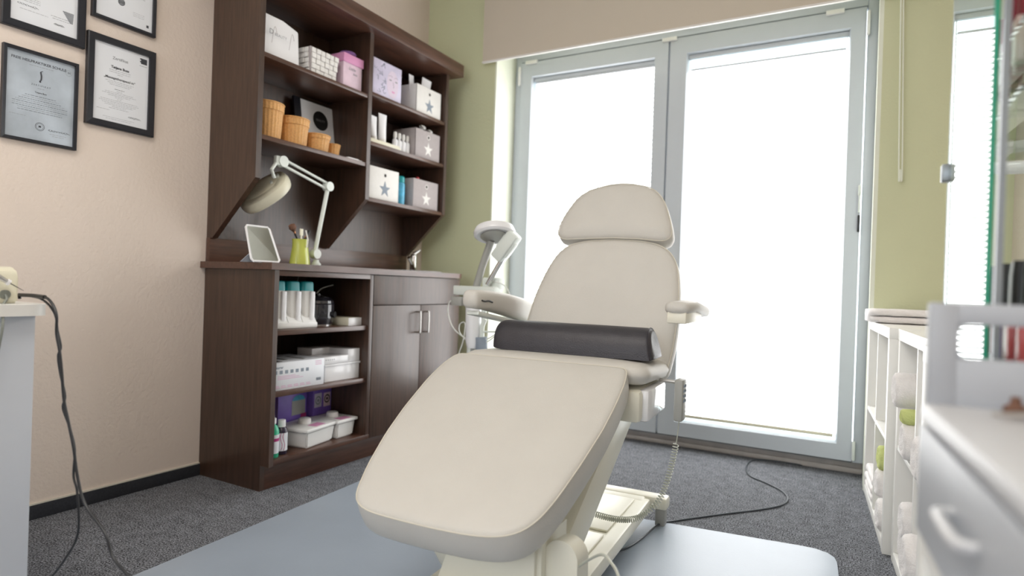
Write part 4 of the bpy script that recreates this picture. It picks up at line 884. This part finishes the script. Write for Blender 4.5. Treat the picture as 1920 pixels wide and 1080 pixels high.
for x in (-0.09, 0.215): bm = nb(); box(bm, x-0.02, x+0.02, -0.41, -0.37, -0.0, 0.058, 0.004, mtx=BMx); part('foot', bm, 'grey_pl', chair)
# hand control and its coiled cord
a = at(1268, 712, 1, 1.90); b2 = at(1270, 788, 1, 1.90)
bm = nb(); box(bm, 1.930, 1.956, 1.875, 1.925, b2.z, a.z+0.004, 0.006); hc = part('hand_control', bm, 'grey_pl', chair)
bm = nb()
for k in range(4): box(bm, 1.955, 1.9585, 1.885, 1.896, a.z-0.02-k*0.015, a.z-0.012-k*0.015, 0.001); box(bm, 1.955, 1.9585, 1.903, 1.914, a.z-0.02-k*0.015, a.z-0.012-k*0.015, 0.001)
part('buttons', bm, 'stars', hc)
cp = [at(1272, 800, 1, 1.90), at(1269, 824, 1, 1.90), at(1262, 860, 1, 1.90), at(1250, 905, 1, 1.885), at(1234, 940, 1, 1.865), at(1212, 962, 1, 1.84), at(1188, 973, 1, 1.82), at(1160, 974, 1, 1.79), at(1130, 968, 1, 1.76), at(1096, 957, 1, 1.73), at(1070, 948, 1, 1.71)]
sp_ = smooth_path(cp, 24); hel = []; acc = 0; start = 30
u = None
for i in range(start, len(sp_)-1):
    seg = sp_[i+1]-sp_[i]; d = seg.normalized()
    if u is None: u, _ = frame_of(d)
    u = (u-d*u.dot(d)).normalized(); v = d.cross(u); pit = 0.0088 if i < len(sp_)*0.5 else 0.0062
    sub = max(1, int(seg.length/pit*12))
    for s in range(sub):
        ph = 2*PI*acc; hel.append(sp_[i]+seg*s/sub+(u*math.cos(ph)+v*math.sin(ph))*0.0082); acc += seg.length/sub/pit
bm = nb(); tube(bm, [V(1.943, 1.90, b2.z)]+sp_[:start]+hel, 0.0017, 5); part('coiled_cord', bm, 'coil', hc)
bm = nb(); tube(bm, smooth_path([(1.862, 1.31, 0.20), at(1125, 1040, 1, 1.22), at(1148, 1058, 1, 1.18), at(1160, 1082, 1, 1.14), at(1163, 1110, 1, 1.12)], 8), 0.003, 8); part('thin_cable', bm, 'coil', chair)
# bolster
t = thing('bolster_cushion', 'black leatherette half round bolster lying on the chair seat', 'cushion', (1.590, 1.885, 0.624), CR)
bm = nb(); n = 28; prof = [(0.0, 0.070*math.cos(PI*k/n), 0.004+0.112*math.sin(PI*k/n)**0.85) for k in range(n+1)]
R = []
BW, BH = 0.90, 0.86
for x, s in ((-0.300, 0.55), (-0.297, 0.80), (-0.290, 0.90), (-0.276, 0.97), (-0.255, 1.0), (-0.1, 1.01), (0.0, 1.0), (0.1, 1.01), (0.272, 1.0), (0.284, 0.975), (0.290, 0.90), (0.2925, 0.80), (0.293, 0.5)):
    R.append([bm.verts.new(((x+(0.02*(1-p[2]/0.116) if x > 0.25 else 0.0))*BW, p[1]*s, (p[2]*s+(1-s)*0.045)*BH)) for p in prof])
m_ = len(prof)
for a, c in zip(R, R[1:]):
    for k in range(m_): bm.faces.new((a[k], a[(k+1) % m_], c[(k+1) % m_], c[k]))
bm.faces.new(R[0][::-1]); bm.faces.new(R[-1]); bo = part('bolster_body', bm, 'black_l', t, world=False, ang=0.9)
bm = nb(); tube(bm, [((0.283+0.018*(1-p[2]/0.116))*BW, p[1]*0.99, (p[2]*0.99+0.001)*BH) for p in prof], 0.0022, 6); part('seam', bm, 'black_l', bo, world=False)

# ------------------------------------------------------------------ facial device stand behind the left arm rest
YS = 2.34
t = thing('facial_device', 'white facial device stand with oval lamp head behind the left arm rest', 'device', (0.93, YS, 0))
def a2(px, py, y=YS): return at(px, py, 1, y)
bm = nb(); c = a2(888, 600); tube(bm, [(c.x, YS, 0.04), (c.x, YS, 0.58)], 0.016, 16)
for k in range(5): tube(bm, [(c.x, YS, 0.06), (c.x+0.19*math.cos(2*PI*k/5+0.3), YS+0.19*math.sin(2*PI*k/5+0.3), 0.045)], [0.016, 0.010], 10)
part('stand', bm, 'grey_pl', t)
for k in range(5): bm = nb(); x, y = c.x+0.19*math.cos(2*PI*k/5+0.3), YS+0.19*math.sin(2*PI*k/5+0.3); lathe(bm, [(0.012, -0.01), (0.02, -0.004), (0.02, 0.004), (0.012, 0.01)], n=16, mtx=Matrix.Translation((x, y, 0.021)) @ Matrix.Rotation(PI/2, 4, 'X')); part('castor', bm, 'dark', t)
bm = nb(); cb_ = a2(886, 612); tube(bm, [a2(886, 652), a2(887, 640), a2(888, 575), a2(888, 562)], [0.026, 0.034, 0.036, 0.034], 24); part('device_column', bm, 'gloss', t)
bm = nb(); tube(bm, [a2(882, 670), a2(883, 650)], 0.018, 18); part('column_neck', bm, 'lampwhite', t)
bm = nb(); p = a2(887, 572); box(bm, p.x-0.01, p.x+0.01, p.y-0.042, p.y-0.03, p.z-0.006, p.z+0.014); part('display', bm, 'dark', t, smooth=False)
bm = nb(); p = a2(902, 542); box(bm, p.x-0.125, p.x+0.09, p.y-0.04, p.y+0.04, p.z-0.03, p.z+0.012, 0.006); q = a2(925, 525); box(bm, q.x-0.06, q.x+0.03, p.y, p.y+0.05, p.z, q.z+0.01, 0.008); part('bracket', bm, 'lampwhite', t)
bm = nb(); p = a2(866, 552); box(bm, p.x-0.025, p.x+0.03, p.y-0.05, p.y+0.03, p.z-0.05, p.z-0.01, 0.004); part('clamp', bm, 'grey_pl', t)
bm = nb(); tube(bm, [a2(892, 542), a2(904, 500), a2(921, 452)], [0.017, 0.016, 0.0175], 16); part('lamp_arm', bm, 'grey_pl', t)
bm = nb(); tube(bm, [a2(914, 534, YS-0.02), a2(943, 484, YS-0.02)], 0.011, 16); part('chrome_arm', bm, 'chrome', t)
p0, p1 = a2(935, 482, YS-0.02), a2(964, 442, YS-0.02); d = (p1-p0); l = d.length; d.normalize(); u = V(0, 1, 0); v = d.cross(u).normalized()
Mx = Matrix(((v.x, u.x, d.x, p0.x), (v.y, u.y, d.y, p0.y), (v.z, u.z, d.z, p0.z), (0, 0, 0, 1)))
bm = nb(); box(bm, -0.030, 0.030, -0.03, 0.03, -0.012, l+0.012, 0.012, mtx=Mx); box(bm, -0.035, -0.02, -0.018, 0.018, 0.02, l-0.02, 0.005, mtx=Mx); box(bm, 0.022, 0.038, -0.015, 0.015, 0.03, l-0.01, 0.005, mtx=Mx); part('handpiece_head', bm, 'lampwhite', t)
hc_ = a2(927, 436, YS-0.03); e1 = (a2(963, 427, YS-0.03)-a2(890, 447, YS-0.03)).normalized(); up = V(-0.08, -0.50, 0.86); up = (up-e1*up.dot(e1)).normalized(); up2 = V(0.0, 0.30, 0.95); up2 = (up2-e1*up2.dot(e1)).normalized(); e2 = up2.cross(e1)
HM2 = Matrix(((e1.x, e2.x, up2.x, hc_.x), (e1.y, e2.y, up2.y, hc_.y), (e1.z, e2.z, up2.z, hc_.z), (0, 0, 0, 1)))
bm = nb(); n = 40; R = []
for rr, z in ((0.062, -0.016), (0.082, -0.020), (0.092, -0.012), (0.094, 0.0), (0.086, 0.018), (0.060, 0.026), (0.03, 0.028)):
    R.append([bm.verts.new(HM2 @ V(rr*math.cos(2*PI*k/n), rr*math.sin(2*PI*k/n)*0.9, z)) for k in range(n)])
for a, c in zip(R, R[1:]):
    for k in range(n): bm.faces.new((a[k], a[(k+1) % n], c[(k+1) % n], c[k]))
bm.faces.new(R[-1]); bm.faces.new(R[0][::-1]); part('lamp_head', bm, 'gloss', t)
bm = nb(); lathe(bm, [(0.060, -0.0175), (0.061, -0.0215), (0.058, -0.0215)], n=40, mtx=HM2); part('lens', bm, 'steel', t)
bm = nb(); tube(bm, [a2(905, 622), a2(931, 622)], 0.004, 10); p = a2(933, 622); box(bm, p.x-0.006, p.x+0.008, p.y-0.006, p.y+0.006, p.z-0.02, p.z+0.016, 0.002); tube(bm, [a2(903, 640), a2(904, 612), a2(909, 598)], 0.011, 12); tube(bm, [a2(908, 560), a2(907, 600)], 0.012, 12); part('cable_hook', bm, 'lampwhite', t)
bm = nb(); tube(bm, [a2(903, 655), a2(902, 632)], 0.026, 18); part('dark_connector', bm, 'stars', t)
bm = nb(); tube(bm, smooth_path([a2(856, 562), a2(843, 566), a2(840, 585), a2(848, 612), a2(866, 630), a2(890, 640), a2(915, 635), a2(932, 624)], 8), 0.0028, 8)
tube(bm, smooth_path([a2(921, 526), a2(945, 535), a2(956, 555), a2(952, 590), a2(938, 618), a2(915, 640), a2(885, 645), a2(863, 625), a2(862, 608), a2(872, 607), a2(868, 640), a2(860, 665), a2(858, 700)], 8), 0.0025, 8); part('cable_loop', bm, 'whitecab', t)

# ------------------------------------------------------------------ floor cable
fl = [(1621, 891), (1600, 884), (1560, 878), (1500, 871), (1450, 864), (1415, 862), (1400, 873), (1405, 891), (1440, 907), (1468, 922), (1477, 937), (1462, 948), (1420, 956), (1370, 962), (1310, 970), (1262, 977), (1235, 983), (1205, 1008), (1180, 1025), (1150, 1036)]
bm = nb(); tube(bm, smooth_path([at(x, y, 2, 0.010 if i > 15 else 0.004) for i, (x, y) in enumerate(fl)], 6), 0.0036, 8); o = part('floor_cable', bm, 'floorcab'); tag(o, 'dark power cable looping over the carpet to the chair base', 'cable')

# ------------------------------------------------------------------ cube shelves on the right
def urot(x0, y0): return (x0, y0, 0)
XE, YE = 2.513, 2.392
dirv = V(-math.sin(SK), math.cos(SK), 0)
def cube_unit(y_off, x_off, label):
    p = V(XE, YE, 0)+dirv*y_off+V(x_off, 0, 0)
    t = thing('cube_shelf', label, 'shelf', tuple(p), SK, 'white cube shelves along the right wall'); W, Dp, H, o_, i_ = 0.745, 0.36, 0.745, 0.036, 0.015
    for y in (0, W-o_): part('side_panel', B(0, Dp, y, y+o_, 0, H-o_, 0.0015), 'lam', t, world=False)
    part('top_panel', B(-0.001, Dp, 0, W, H-o_, H, 0.0015), 'lam', t, world=False); part('bottom_panel', B(0.001, Dp, o_, W-o_, 0.0, o_, 0.0015), 'lam', t, world=False)
    part('divider', B(0.002, Dp, W/2-i_/2, W/2+i_/2, o_, H-o_, 0.001), 'lam', t, world=False)
    for y0, y1 in ((o_, W/2-i_/2), (W/2+i_/2, W-o_)): part('middle_shelf', B(0.003, Dp, y0, y1, 0.362, 0.362+i_, 0.001), 'lam', t, world=False)
    return t
cube_unit(-0.01, -0.012, 'white cube shelf next to the window, far end of the row')
cube_unit(-0.782, 0.010, 'white cube shelf in the middle of the row, full of rolled towels')
cube_unit(-1.565, -0.035, 'white cube shelf under the glass cabinet, mostly behind the trolley')
def towel_rough(bm, amp, s):
    from mathutils import noise
    for v in bm.verts:
        v.co += noise.noise_vector(v.co*s)*amp
def rolled(p, r, L_, ax, label, m='towel', grp='rolled towels in the cube shelves'):
    """rolled towel lying along ax, spiral showing at its end"""
    t = thing('rolled_towel', label, 'towel', p, 0, grp)
    bm = nb(); n = 40; prof = [(0.0, -L_/2+0.012), (r*0.35, -L_/2+0.004), (r*0.5, -L_/2+0.009), (r*0.72, -L_/2), (r*0.93, -L_/2+0.006), (r, -L_/2+0.02)]+[(r, -L_/2+L_*k/10) for k in range(1, 10)]+[(r, L_/2-0.02), (r*0.93, L_/2-0.006), (r*0.72, L_/2), (r*0.5, L_/2-0.009), (r*0.35, L_/2-0.004), (0.0, L_/2-0.012)]
    a = Vector(ax).normalized(); u, v = frame_of(a); Mx = Matrix(((u.x, v.x, a.x, 0), (u.y, v.y, a.y, 0), (u.z, v.z, a.z, 0), (0, 0, 0, 1)))
    lathe(bm, prof, n=n, mtx=Mx); towel_rough(bm, 0.004, 38); o = part('towel_roll', bm, m, t, world=False, ang=3)
    return t
def folded(p, sx_, sy_, h, layers, label, m='towel', rz=SK):
    t = thing('folded_towel', label, 'towel', p, rz, 'folded towels')
    lh = h/layers
    bm = nb()
    for k in range(layers):
        j = random.uniform(-0.004, 0.004)
        box(bm, -sx_/2+j, sx_/2+j, -sy_/2, sy_/2, k*lh+0.001, (k+1)*lh-0.001, min(0.012, lh*0.45), seg=3)
    bmesh.ops.subdivide_edges(bm, edges=[e for e in bm.edges if e.calc_length() > 0.05], cuts=5, use_grid_fill=True)
    towel_rough(bm, 0.003, 30); part('towel_layers', bm, m, t, world=False, ang=3)
    return t
def U(yo, xo, y, x, z):    # point in a shelf's own frame
    q = V(XE, YE, 0)+dirv*(yo+y)+V(xo, 0, 0)+V(math.cos(SK), math.sin(SK), 0)*x; return (q.x, q.y, z)
ax = (math.cos(SK), math.sin(SK), 0)
# unit by the window (offset 0): bottom far and bottom near
folded(U(0, 0, 0.55, 0.115, 0.037), 0.25, 0.27, 0.10, 3, 'white towels folded at the bottom of the window-side shelf, far bay')
rolled(U(0, 0, 0.12, 0.12, 0.092), 0.054, 0.28, ax, 'white rolled towel on the floor board of the window-side shelf, near bay')
rolled(U(0, 0, 0.255, 0.145, 0.092), 0.054, 0.27, ax, 'white rolled towel beside the first one, window-side shelf near bay')
rolled(U(0, 0, 0.19, 0.125, 0.183), 0.050, 0.29, ax, 'white rolled towel resting on two others under the lime towel')
rolled(U(0, 0, 0.19, 0.12, 0.272), 0.044, 0.27, ax, 'lime green rolled towel at the top of its pile', 'towelg')
# middle unit
o2, x2 = -0.782, 0.010
rolled(U(o2, x2, 0.49, 0.12, 0.435), 0.054, 0.27, ax, 'white rolled towel at the bottom of the upper far bay, left one')
rolled(U(o2, x2, 0.61, 0.145, 0.435), 0.054, 0.27, ax, 'white rolled towel at the bottom of the upper far bay, next to the window side')
rolled(U(o2, x2, 0.475, 0.11, 0.508), 0.022, 0.26, ax, 'lime green rolled towel squeezed between white ones', 'towelg')
rolled(U(o2, x2, 0.55, 0.103, 0.572), 0.052, 0.27, ax, 'white rolled towel topmost in the upper far bay, spiral end showing')
rolled(U(o2, x2, 0.13, 0.115, 0.437), 0.057, 0.27, ax, 'plump white rolled towel in the upper near bay, half behind the trolley')
rolled(U(o2, x2, 0.27, 0.12, 0.437), 0.057, 0.27, ax, 'white rolled towel in the upper near bay against the thin divider')
rolled(U(o2, x2, 0.48, 0.14, 0.096), 0.057, 0.27, ax, 'white rolled towel in the lower far bay, on the bottom board')
rolled(U(o2, x2, 0.61, 0.14, 0.096), 0.057, 0.27, ax, 'white rolled towel in the lower far bay, furthest from the trolley')
rolled(U(o2, x2, 0.54, 0.13, 0.192), 0.055, 0.27, ax, 'white rolled towel topping the pile in the lower far bay')
rolled(U(o2, x2, 0.13, 0.13, 0.100), 0.061, 0.29, ax, 'white rolled towel in the lower near bay, edge on the bottom board')
rolled(U(o2, x2, 0.28, 0.13, 0.100), 0.061, 0.29, ax, 'white rolled towel in the lower near bay beside the thin divider')
rolled(U(o2, x2, 0.205, 0.11, 0.204), 0.058, 0.30, ax, 'white rolled towel topping the pile in the lower near bay')
# towel on top
t = thing('folded_towel', 'white folded towel lying on top of the cube shelf by the window', 'towel', U(0, 0, 0.52, 0.17, 0.746), SK, 'folded towels')
bm = nb(); R = []; n = 24; L_ = 0.42; prof = [(0.0, 0.017), (-0.006, 0.030)]
pr = [(-0.145, 0.004), (-0.158, 0.012), (-0.160, 0.022), (-0.152, 0.032), (-0.13, 0.037), (0.0, 0.038), (0.16, 0.035), (0.168, 0.028), (0.160, 0.021), (0.10, 0.0205), (0.10, 0.0175), (0.160, 0.017), (0.166, 0.008), (0.158, 0.001), (0.0, 0.0), (-0.13, 0.0)]
for i in range(17):
    x = -L_*0.44+L_*i/16; s = 1 if 0 < i < 16 else 0.93
    R.append([bm.verts.new((x-0.02, -q[0]*s, q[1]*s*1.4+0.001)) for q in pr])
for a, c in zip(R, R[1:]):
    for k in range(len(pr)): bm.faces.new((a[k], a[(k+1) % len(pr)], c[(k+1) % len(pr)], c[k]))
bm.faces.new(R[0][::-1]); bm.faces.new(R[-1]); towel_rough(bm, 0.0022, 25)
for v in bm.verts: v.co.z = max(v.co.z, 0.001)
part('towel_body', bm, 'towel', t, world=False, ang=3)

# ------------------------------------------------------------------ glass display cabinet
GX0, GX1, GY0, GY1, GZ0, GZ1 = 2.544, 2.82, 0.880, 1.362, 0.748, 2.15
t = thing('glass_cabinet', 'tall glass display cabinet standing on the cube shelf behind the trolley', 'cabinet', ((GX0+GX1)/2, (GY0+GY1)/2, GZ0))
part('cabinet_base', B(GX0+0.004, GX1, GY0, GY1, GZ0, GZ0+0.012, 0.002), 'alu', t); part('cabinet_top', B(GX0+0.004, GX1, GY0, GY1, GZ1, GZ1+0.015, 0.002), 'alu', t)
d1 = part('sliding_door', B(GX0-0.004, GX0+0.002, 0.944, 1.352, GZ0+0.012, GZ1), 'glass', t, smooth=False)
part('polished_edge', B(GX0-0.004, GX0+0.002, 0.9395, 0.9435, GZ0+0.012, GZ1), 'greenedge', d1, smooth=False, label='green polished glass edge')
bm = nb(); z = at(1775, 328, 0, GX0-0.004).z; box(bm, GX0-0.014, GX0+0.006, 1.340, 1.362, z-0.016, z+0.016, 0.003); part('clip', bm, 'alu', d1)
part('post', B(GX0-0.003, GX0+0.004, 0.882, 0.892, GZ0+0.012, GZ1), 'alu', t); part('post', B(GX1-0.012, GX1, GY1-0.012, GY1, GZ0+0.012, GZ1), 'alu', t)
part('side_glass', B(GX0+0.01, GX1-0.012, GY1-0.006, GY1-0.001, GZ0+0.012, GZ1), 'glass', t, smooth=False)
zs = (1.115, 1.225)
for z in (1.085, 1.165, 1.50, 1.80): part('glass_shelf', B(GX0+0.018, GX1-0.014, GY0+0.02, GY1-0.01, z, z+0.006), 'glass', t, smooth=False)
def polish(x, y, z, m, capm, label, h=1.0):
    o = thing('nail_polish', label, 'bottle', (x, y, z), 0, 'nail polish bottles in the glass cabinet')
    bm = nb(); box(bm, -0.013, 0.013, -0.013, 0.013, 0, 0.042*h, 0.003); part('bottle_body', bm, m, o, world=False)
    bm = nb(); lathe(bm, [(0.0095, 0.042*h), (0.009, 0.075*h), (0.0075, 0.088*h)], n=16); part('cap', bm, capm, o, world=False)
zf = GZ0+0.0125
lows = [('nude', 'gloss'), ('nude', 'gloss'), ('wine', 'dark'), ('nude', 'gloss'), ('violet', 'dark'), ('nude', 'gloss'), ('coral', 'dark'), ('coral', 'dark')]
names = {'nude': 'pale', 'wine': 'wine red', 'violet': 'violet', 'coral': 'coral'}
for i, (m_, cm) in enumerate(lows):
    y = 1.290-i*0.040; polish(GX0+0.050+0.004*(i % 2), y, zf, m_, cm, '%s nail polish with %s cap, %s on the cabinet floor' % (names[m_], 'white' if cm == 'gloss' else 'black', ('leftmost', 'second from left', 'third from left', 'fourth from left', 'fifth from left', 'sixth from left', 'seventh from left', 'eighth from left')[i]), 1.55)
ups = ['wine', 'nude', 'wine', 'wine', 'nude', 'coral']
for i, m_ in enumerate(ups):
    y = 1.25-i*0.045; polish(GX0+0.050+0.008*(i % 2), y, 1.1715, m_, 'gloss' if i % 2 else 'wine', '%s nail polish, %s on the upper glass shelf' % (names[m_], ('leftmost', 'second from left', 'third from left', 'fourth from left', 'fifth from left', 'sixth from left')[i]), 1.4)
# ring lamp seen through the cabinet
t = thing('ring_lamp', 'white ring magnifying lamp behind the glass cabinet', 'lamp', (2.83, 1.93, 0.75))
RC = at(1926, 290, 1, 1.90); nn = V(-0.10, -0.42, 0.90).normalized(); u, v = frame_of(nn)
bm = nb(); n = 48; tube(bm, [RC+(u*math.cos(2*PI*k/n)+v*math.sin(2*PI*k/n))*0.100 for k in range(n)], 0.017, 14, closed=True); part('ring_head', bm, 'gloss', t)
bm = nb(); lathe(bm, [(0.086, -0.002), (0.086, 0.002)], n=40, mtx=Matrix(((u.x, v.x, nn.x, RC.x), (u.y, v.y, nn.y, RC.y), (u.z, v.z, nn.z, RC.z), (0, 0, 0, 1)))); part('lens', bm, 'glass', t)
bm = nb(); tube(bm, [(2.87, 2.0, 0.76), (2.88, 2.02, 1.15), RC+V(0.08, 0.07, 0.02)], 0.010, 12); lathe(bm, [(0.05, 0), (0.05, 0.012), (0.015, 0.02)], (2.87, 2.0, 0.7475), 24); part('arm', bm, 'gloss', t)

# ------------------------------------------------------------------ trolley in the right foreground
ck = 0.075
t = thing('trolley', 'white drawer trolley, shade painted in as pale grey, with raised handle panel, right foreground', 'trolley', (2.471, 0.80, 0), ck)
W, Ln = 0.40, 0.78
bm = nb(); yb = -0.018
# handle panel with its cut-out
zb, z1, h0, h1, x0h, x1h = 0.722, 0.838, 0.781, 0.816, 0.026, 0.30
o = [(0, zb), (W, zb), (W, z1), (0, z1)]
box(bm, 0, x0h, yb, 0, zb, z1, 0.003); box(bm, x1h, W, yb, 0, zb, z1, 0.003); box(bm, x0h-0.002, x1h+0.002, yb, 0, h1, z1, 0.003); box(bm, x0h-0.002, x1h+0.002, yb, 0, zb, h0, 0.003)
for cx, cz, sx2, sz2 in ((x0h, h0, 1, 1), (x0h, h1, 1, -1), (x1h, h0, -1, 1), (x1h, h1, -1, -1)):
    r_ = 0.008; pts = [(cx, yb, cz)]+[(cx+sx2*r_*(1-math.sin(a)), yb, cz+sz2*r_*(1-math.cos(a))) for a in [PI/2*k/5 for k in range(6)]]
    prism(bm, pts, (0, 0.018, 0))
part('handle_panel', bm, 'cart_shade', t, world=False)
part('side_panel', B(0.0, W, -0.020, -0.002, 0.09, 0.712, 0.002), 'lam', t, world=False)
part('side_panel', B(0.0, W, -Ln, -Ln+0.018, 0.09, 0.712, 0.002), 'lam', t, world=False)
part('back_panel', B(W-0.016, W, -Ln+0.018, -0.020, 0.09, 0.712, 0.001), 'lam', t, world=False)
part('trolley_top', B(-0.005, W, -Ln-0.01, yb, 0.7125, 0.732, 0.004), 'carttop', t, world=False)
part('floor_panel', B(0.0, W-0.016, -Ln+0.018, -0.020, 0.09, 0.11, 0.001), 'lam', t, world=False)
part('middle_shelf', B(0.0, W-0.016, -Ln+0.018, -0.020, 0.575, 0.590, 0.001), 'lam', t, world=False)
dr = part('drawer', B(-0.004, 0.016, -Ln+0.004, -0.006, 0.596, 0.708, 0.002), 'cart_shade', t, world=False)
bm = nb(); hz = 0.664; tube(bm, smooth_path([(-0.004, -0.172, hz), (-0.012, -0.174, hz), (-0.017, -0.184, hz), (-0.017, -0.240, hz), (-0.012, -0.250, hz), (-0.004, -0.252, hz)], 6), 0.0048, 12); part('handle', bm, 'carttop', dr, world=False)
for x in (0.04, W-0.04):
    for y in (-0.05, -Ln+0.05):
        bm = nb(); lathe(bm, [(0.02, -0.011), (0.034, -0.008), (0.034, 0.008), (0.02, 0.011)], n=20, mtx=Matrix.Translation((x, y, 0.0345)) @ Matrix.Rotation(PI/2, 4, 'X')); box(bm, x-0.012, x+0.012, y-0.016, y+0.016, 0.05, 0.09); part('castor', bm, 'grey_pl', t, world=False)
def C2(x, y, z): 
    return (2.471+x*math.cos(ck)-y*math.sin(ck), 0.80+x*math.sin(ck)+y*math.cos(ck), z)
t = thing('nail_file', 'violet grey nail file lying on the trolley top', 'nail file', C2(0.085, -0.25, 0.7325), 0.5); part('file_blade', B(-0.02, 0.16, -0.012, 0.012, 0, 0.004, 0.0018), 'knifep', t, world=False)
t = thing('tweezers', 'steel tweezers lying near the trolley handle panel', 'tweezers', C2(0.11, -0.075, 0.7325), 0.2)
bm = nb(); tube(bm, [(-0.07, 0, 0.004), (0.0, 0.006, 0.007), (0.07, 0.001, 0.004)], [0.002, 0.004, 0.002], 8); tube(bm, [(-0.07, 0, 0.004), (0.0, -0.006, 0.007), (0.07, -0.001, 0.004)], [0.002, 0.004, 0.002], 8); part('tweezer_arms', bm, 'steel', t, world=False)
t = thing('dropper_bottle', 'small dark bottle stopper on the trolley top beside the tweezers', 'bottle', C2(0.065, -0.055, 0.7325))
bm = nb(); lathe(bm, [(0.010, 0), (0.010, 0.008), (0.005, 0.011), (0.004, 0.018)], n=18); part('bottle_body', bm, 'brownhair', t, world=False)
t = thing('instrument_tray', 'shallow pale tray with instruments at the trolley edge', 'tray', C2(0.29, -0.27, 0.7325), ck)
bm = nb(); box(bm, -0.09, 0.09, -0.14, 0.14, 0, 0.004, 0.0015); box(bm, -0.09, -0.084, -0.14, 0.14, 0, 0.014, 0.002); box(bm, 0.084, 0.09, -0.14, 0.14, 0, 0.014, 0.002); box(bm, -0.09, 0.09, -0.14, -0.134, 0, 0.014, 0.002); box(bm, -0.09, 0.09, 0.134, 0.14, 0, 0.014, 0.002); part('tray_body', bm, 'grey_pl', t, world=False)

# ------------------------------------------------------------------ desk in the left foreground
DX, DY = 0.832, 0.712
t = thing('desk', 'white desk with rounded top corner in the left foreground', 'desk', (0.4, 0.1, 0))
bm = nb(); r_ = 0.05; pts = [(0.02, -0.9, 0.739), (DX, -0.9, 0.739), (DX, DY-r_, 0.739)]+[(DX-r_+r_*math.cos(a), DY-r_+r_*math.sin(a), 0.739) for a in [PI/2*k/8 for k in range(1, 9)]]+[(0.02, DY, 0.739)]
prism(bm, pts, (0, 0, 0.025)); part('desk_top', bm, 'lam', t)
bm = nb(); box(bm, DX-0.045, DX-0.025, -0.85, DY-0.025, 0, 0.739, 0.002); part('front_panel', bm, 'deskm', t)
part('side_panel', B(0.03, DX-0.045, DY-0.045, DY-0.025, 0, 0.739, 0.002), 'deskm', t); part('side_panel', B(0.03, DX-0.045, -0.85, -0.83, 0, 0.739, 0.002), 'deskm', t)
# epilation device on the desk
pa = at(34, 569, 1, 0.665); 
t = thing('epilation_device', 'cream electric needle device standing on the desk corner', 'device', (pa.x-0.05, 0.60, 0.7645))
xr = pa.x; x0 = xr-0.13; y1 = 0.665; y0 = y1-0.17; zt = at(20, 500, 1, y1-0.02).z
bm = nb(); prism(bm, [(x0, y0, 0.765), (xr, y0, 0.765), (xr, y0, zt-0.022), (xr-0.010, y0, zt-0.006), (xr-0.028, y0, zt), (x0, y0, zt)], (0, y1-y0, 0)); bmesh.ops.bevel(bm, geom=bm.edges[:], offset=0.004, segments=2, affect='EDGES'); dv = part('device_case', bm, 'lampcream', t)
pf = at(8, 552, 0, xr)
bm = nb(); tube(bm, [(xr, pf.y, pf.z), (xr+0.006, pf.y, pf.z)], 0.010, 18); part('socket', bm, 'greycab', dv)
bm = nb(); tube(bm, smooth_path([(xr+0.004, pf.y, pf.z), (xr+0.012, pf.y, pf.z-0.01), at(5, 575, 0, xr+0.02), at(5, 610, 0, DX+0.008), at(-4, 660, 0, DX+0.010), at(-12, 700, 0, DX+0.01)], 8), 0.0028, 8); part('grey_lead', bm, 'greycab', t)
qa, qb, qc, qd = at(-10, 514, 0, xr+0.012), at(2, 522, 0, xr+0.012), at(17, 530, 0, xr+0.012), at(44, 545, 0, xr+0.012)
bm = nb(); tube(bm, [qa, qb, qc], [0.0055, 0.0055, 0.004], 14); hp = part('handpiece', bm, 'steel', t); bm = nb(); tube(bm, [qc, qd], [0.0012, 0.0004], 8); part('needle', bm, 'dark', hp)
bm = nb(); tube(bm, [qc-(qc-qb)*0.25, qc+(qc-qb)*0.05], 0.0065, 14); part('collar', bm, 'gloss', hp)
# black cable bundle
YC = 0.69
t = thing('device_cable', 'black twisted cable pair dropping from the desk to the floor', 'cable', (pa.x, YC, 0.8))
def cpath(p, y): return smooth_path([at(x, yy, 1, y) for x, yy in p], 8)
bm = nb(); tube(bm, cpath([(36, 553), (60, 554), (84, 557)], YC), 0.0045, 10); tube(bm, [(at(36, 553, 1, YC)), at(37, 560, 1, YC)], 0.0035, 8); part('plug', bm, 'dark', t)
bm = nb(); tube(bm, cpath([(60, 555), (84, 557), (98, 570), (106, 592), (106, 625), (112, 660), (116, 700), (120, 750), (128, 790), (138, 840), (143, 880), (152, 925), (165, 955), (197, 1000), (212, 1045), (242, 1082), (260, 1110)], YC), 0.0030, 8); part('main_lead', bm, 'blackcab', t)
bm = nb(); tube(bm, cpath([(60, 556), (76, 560), (92, 572), (104, 592), (108, 620), (114, 650), (109, 668), (113, 700), (122, 742), (118, 765), (130, 800), (140, 842), (138, 892), (145, 925), (146, 1000), (122, 1048), (95, 1084), (80, 1100)], YC+0.004), 0.0024, 8); part('second_lead', bm, 'blackcab', t)
bpy.context.view_layer.update()
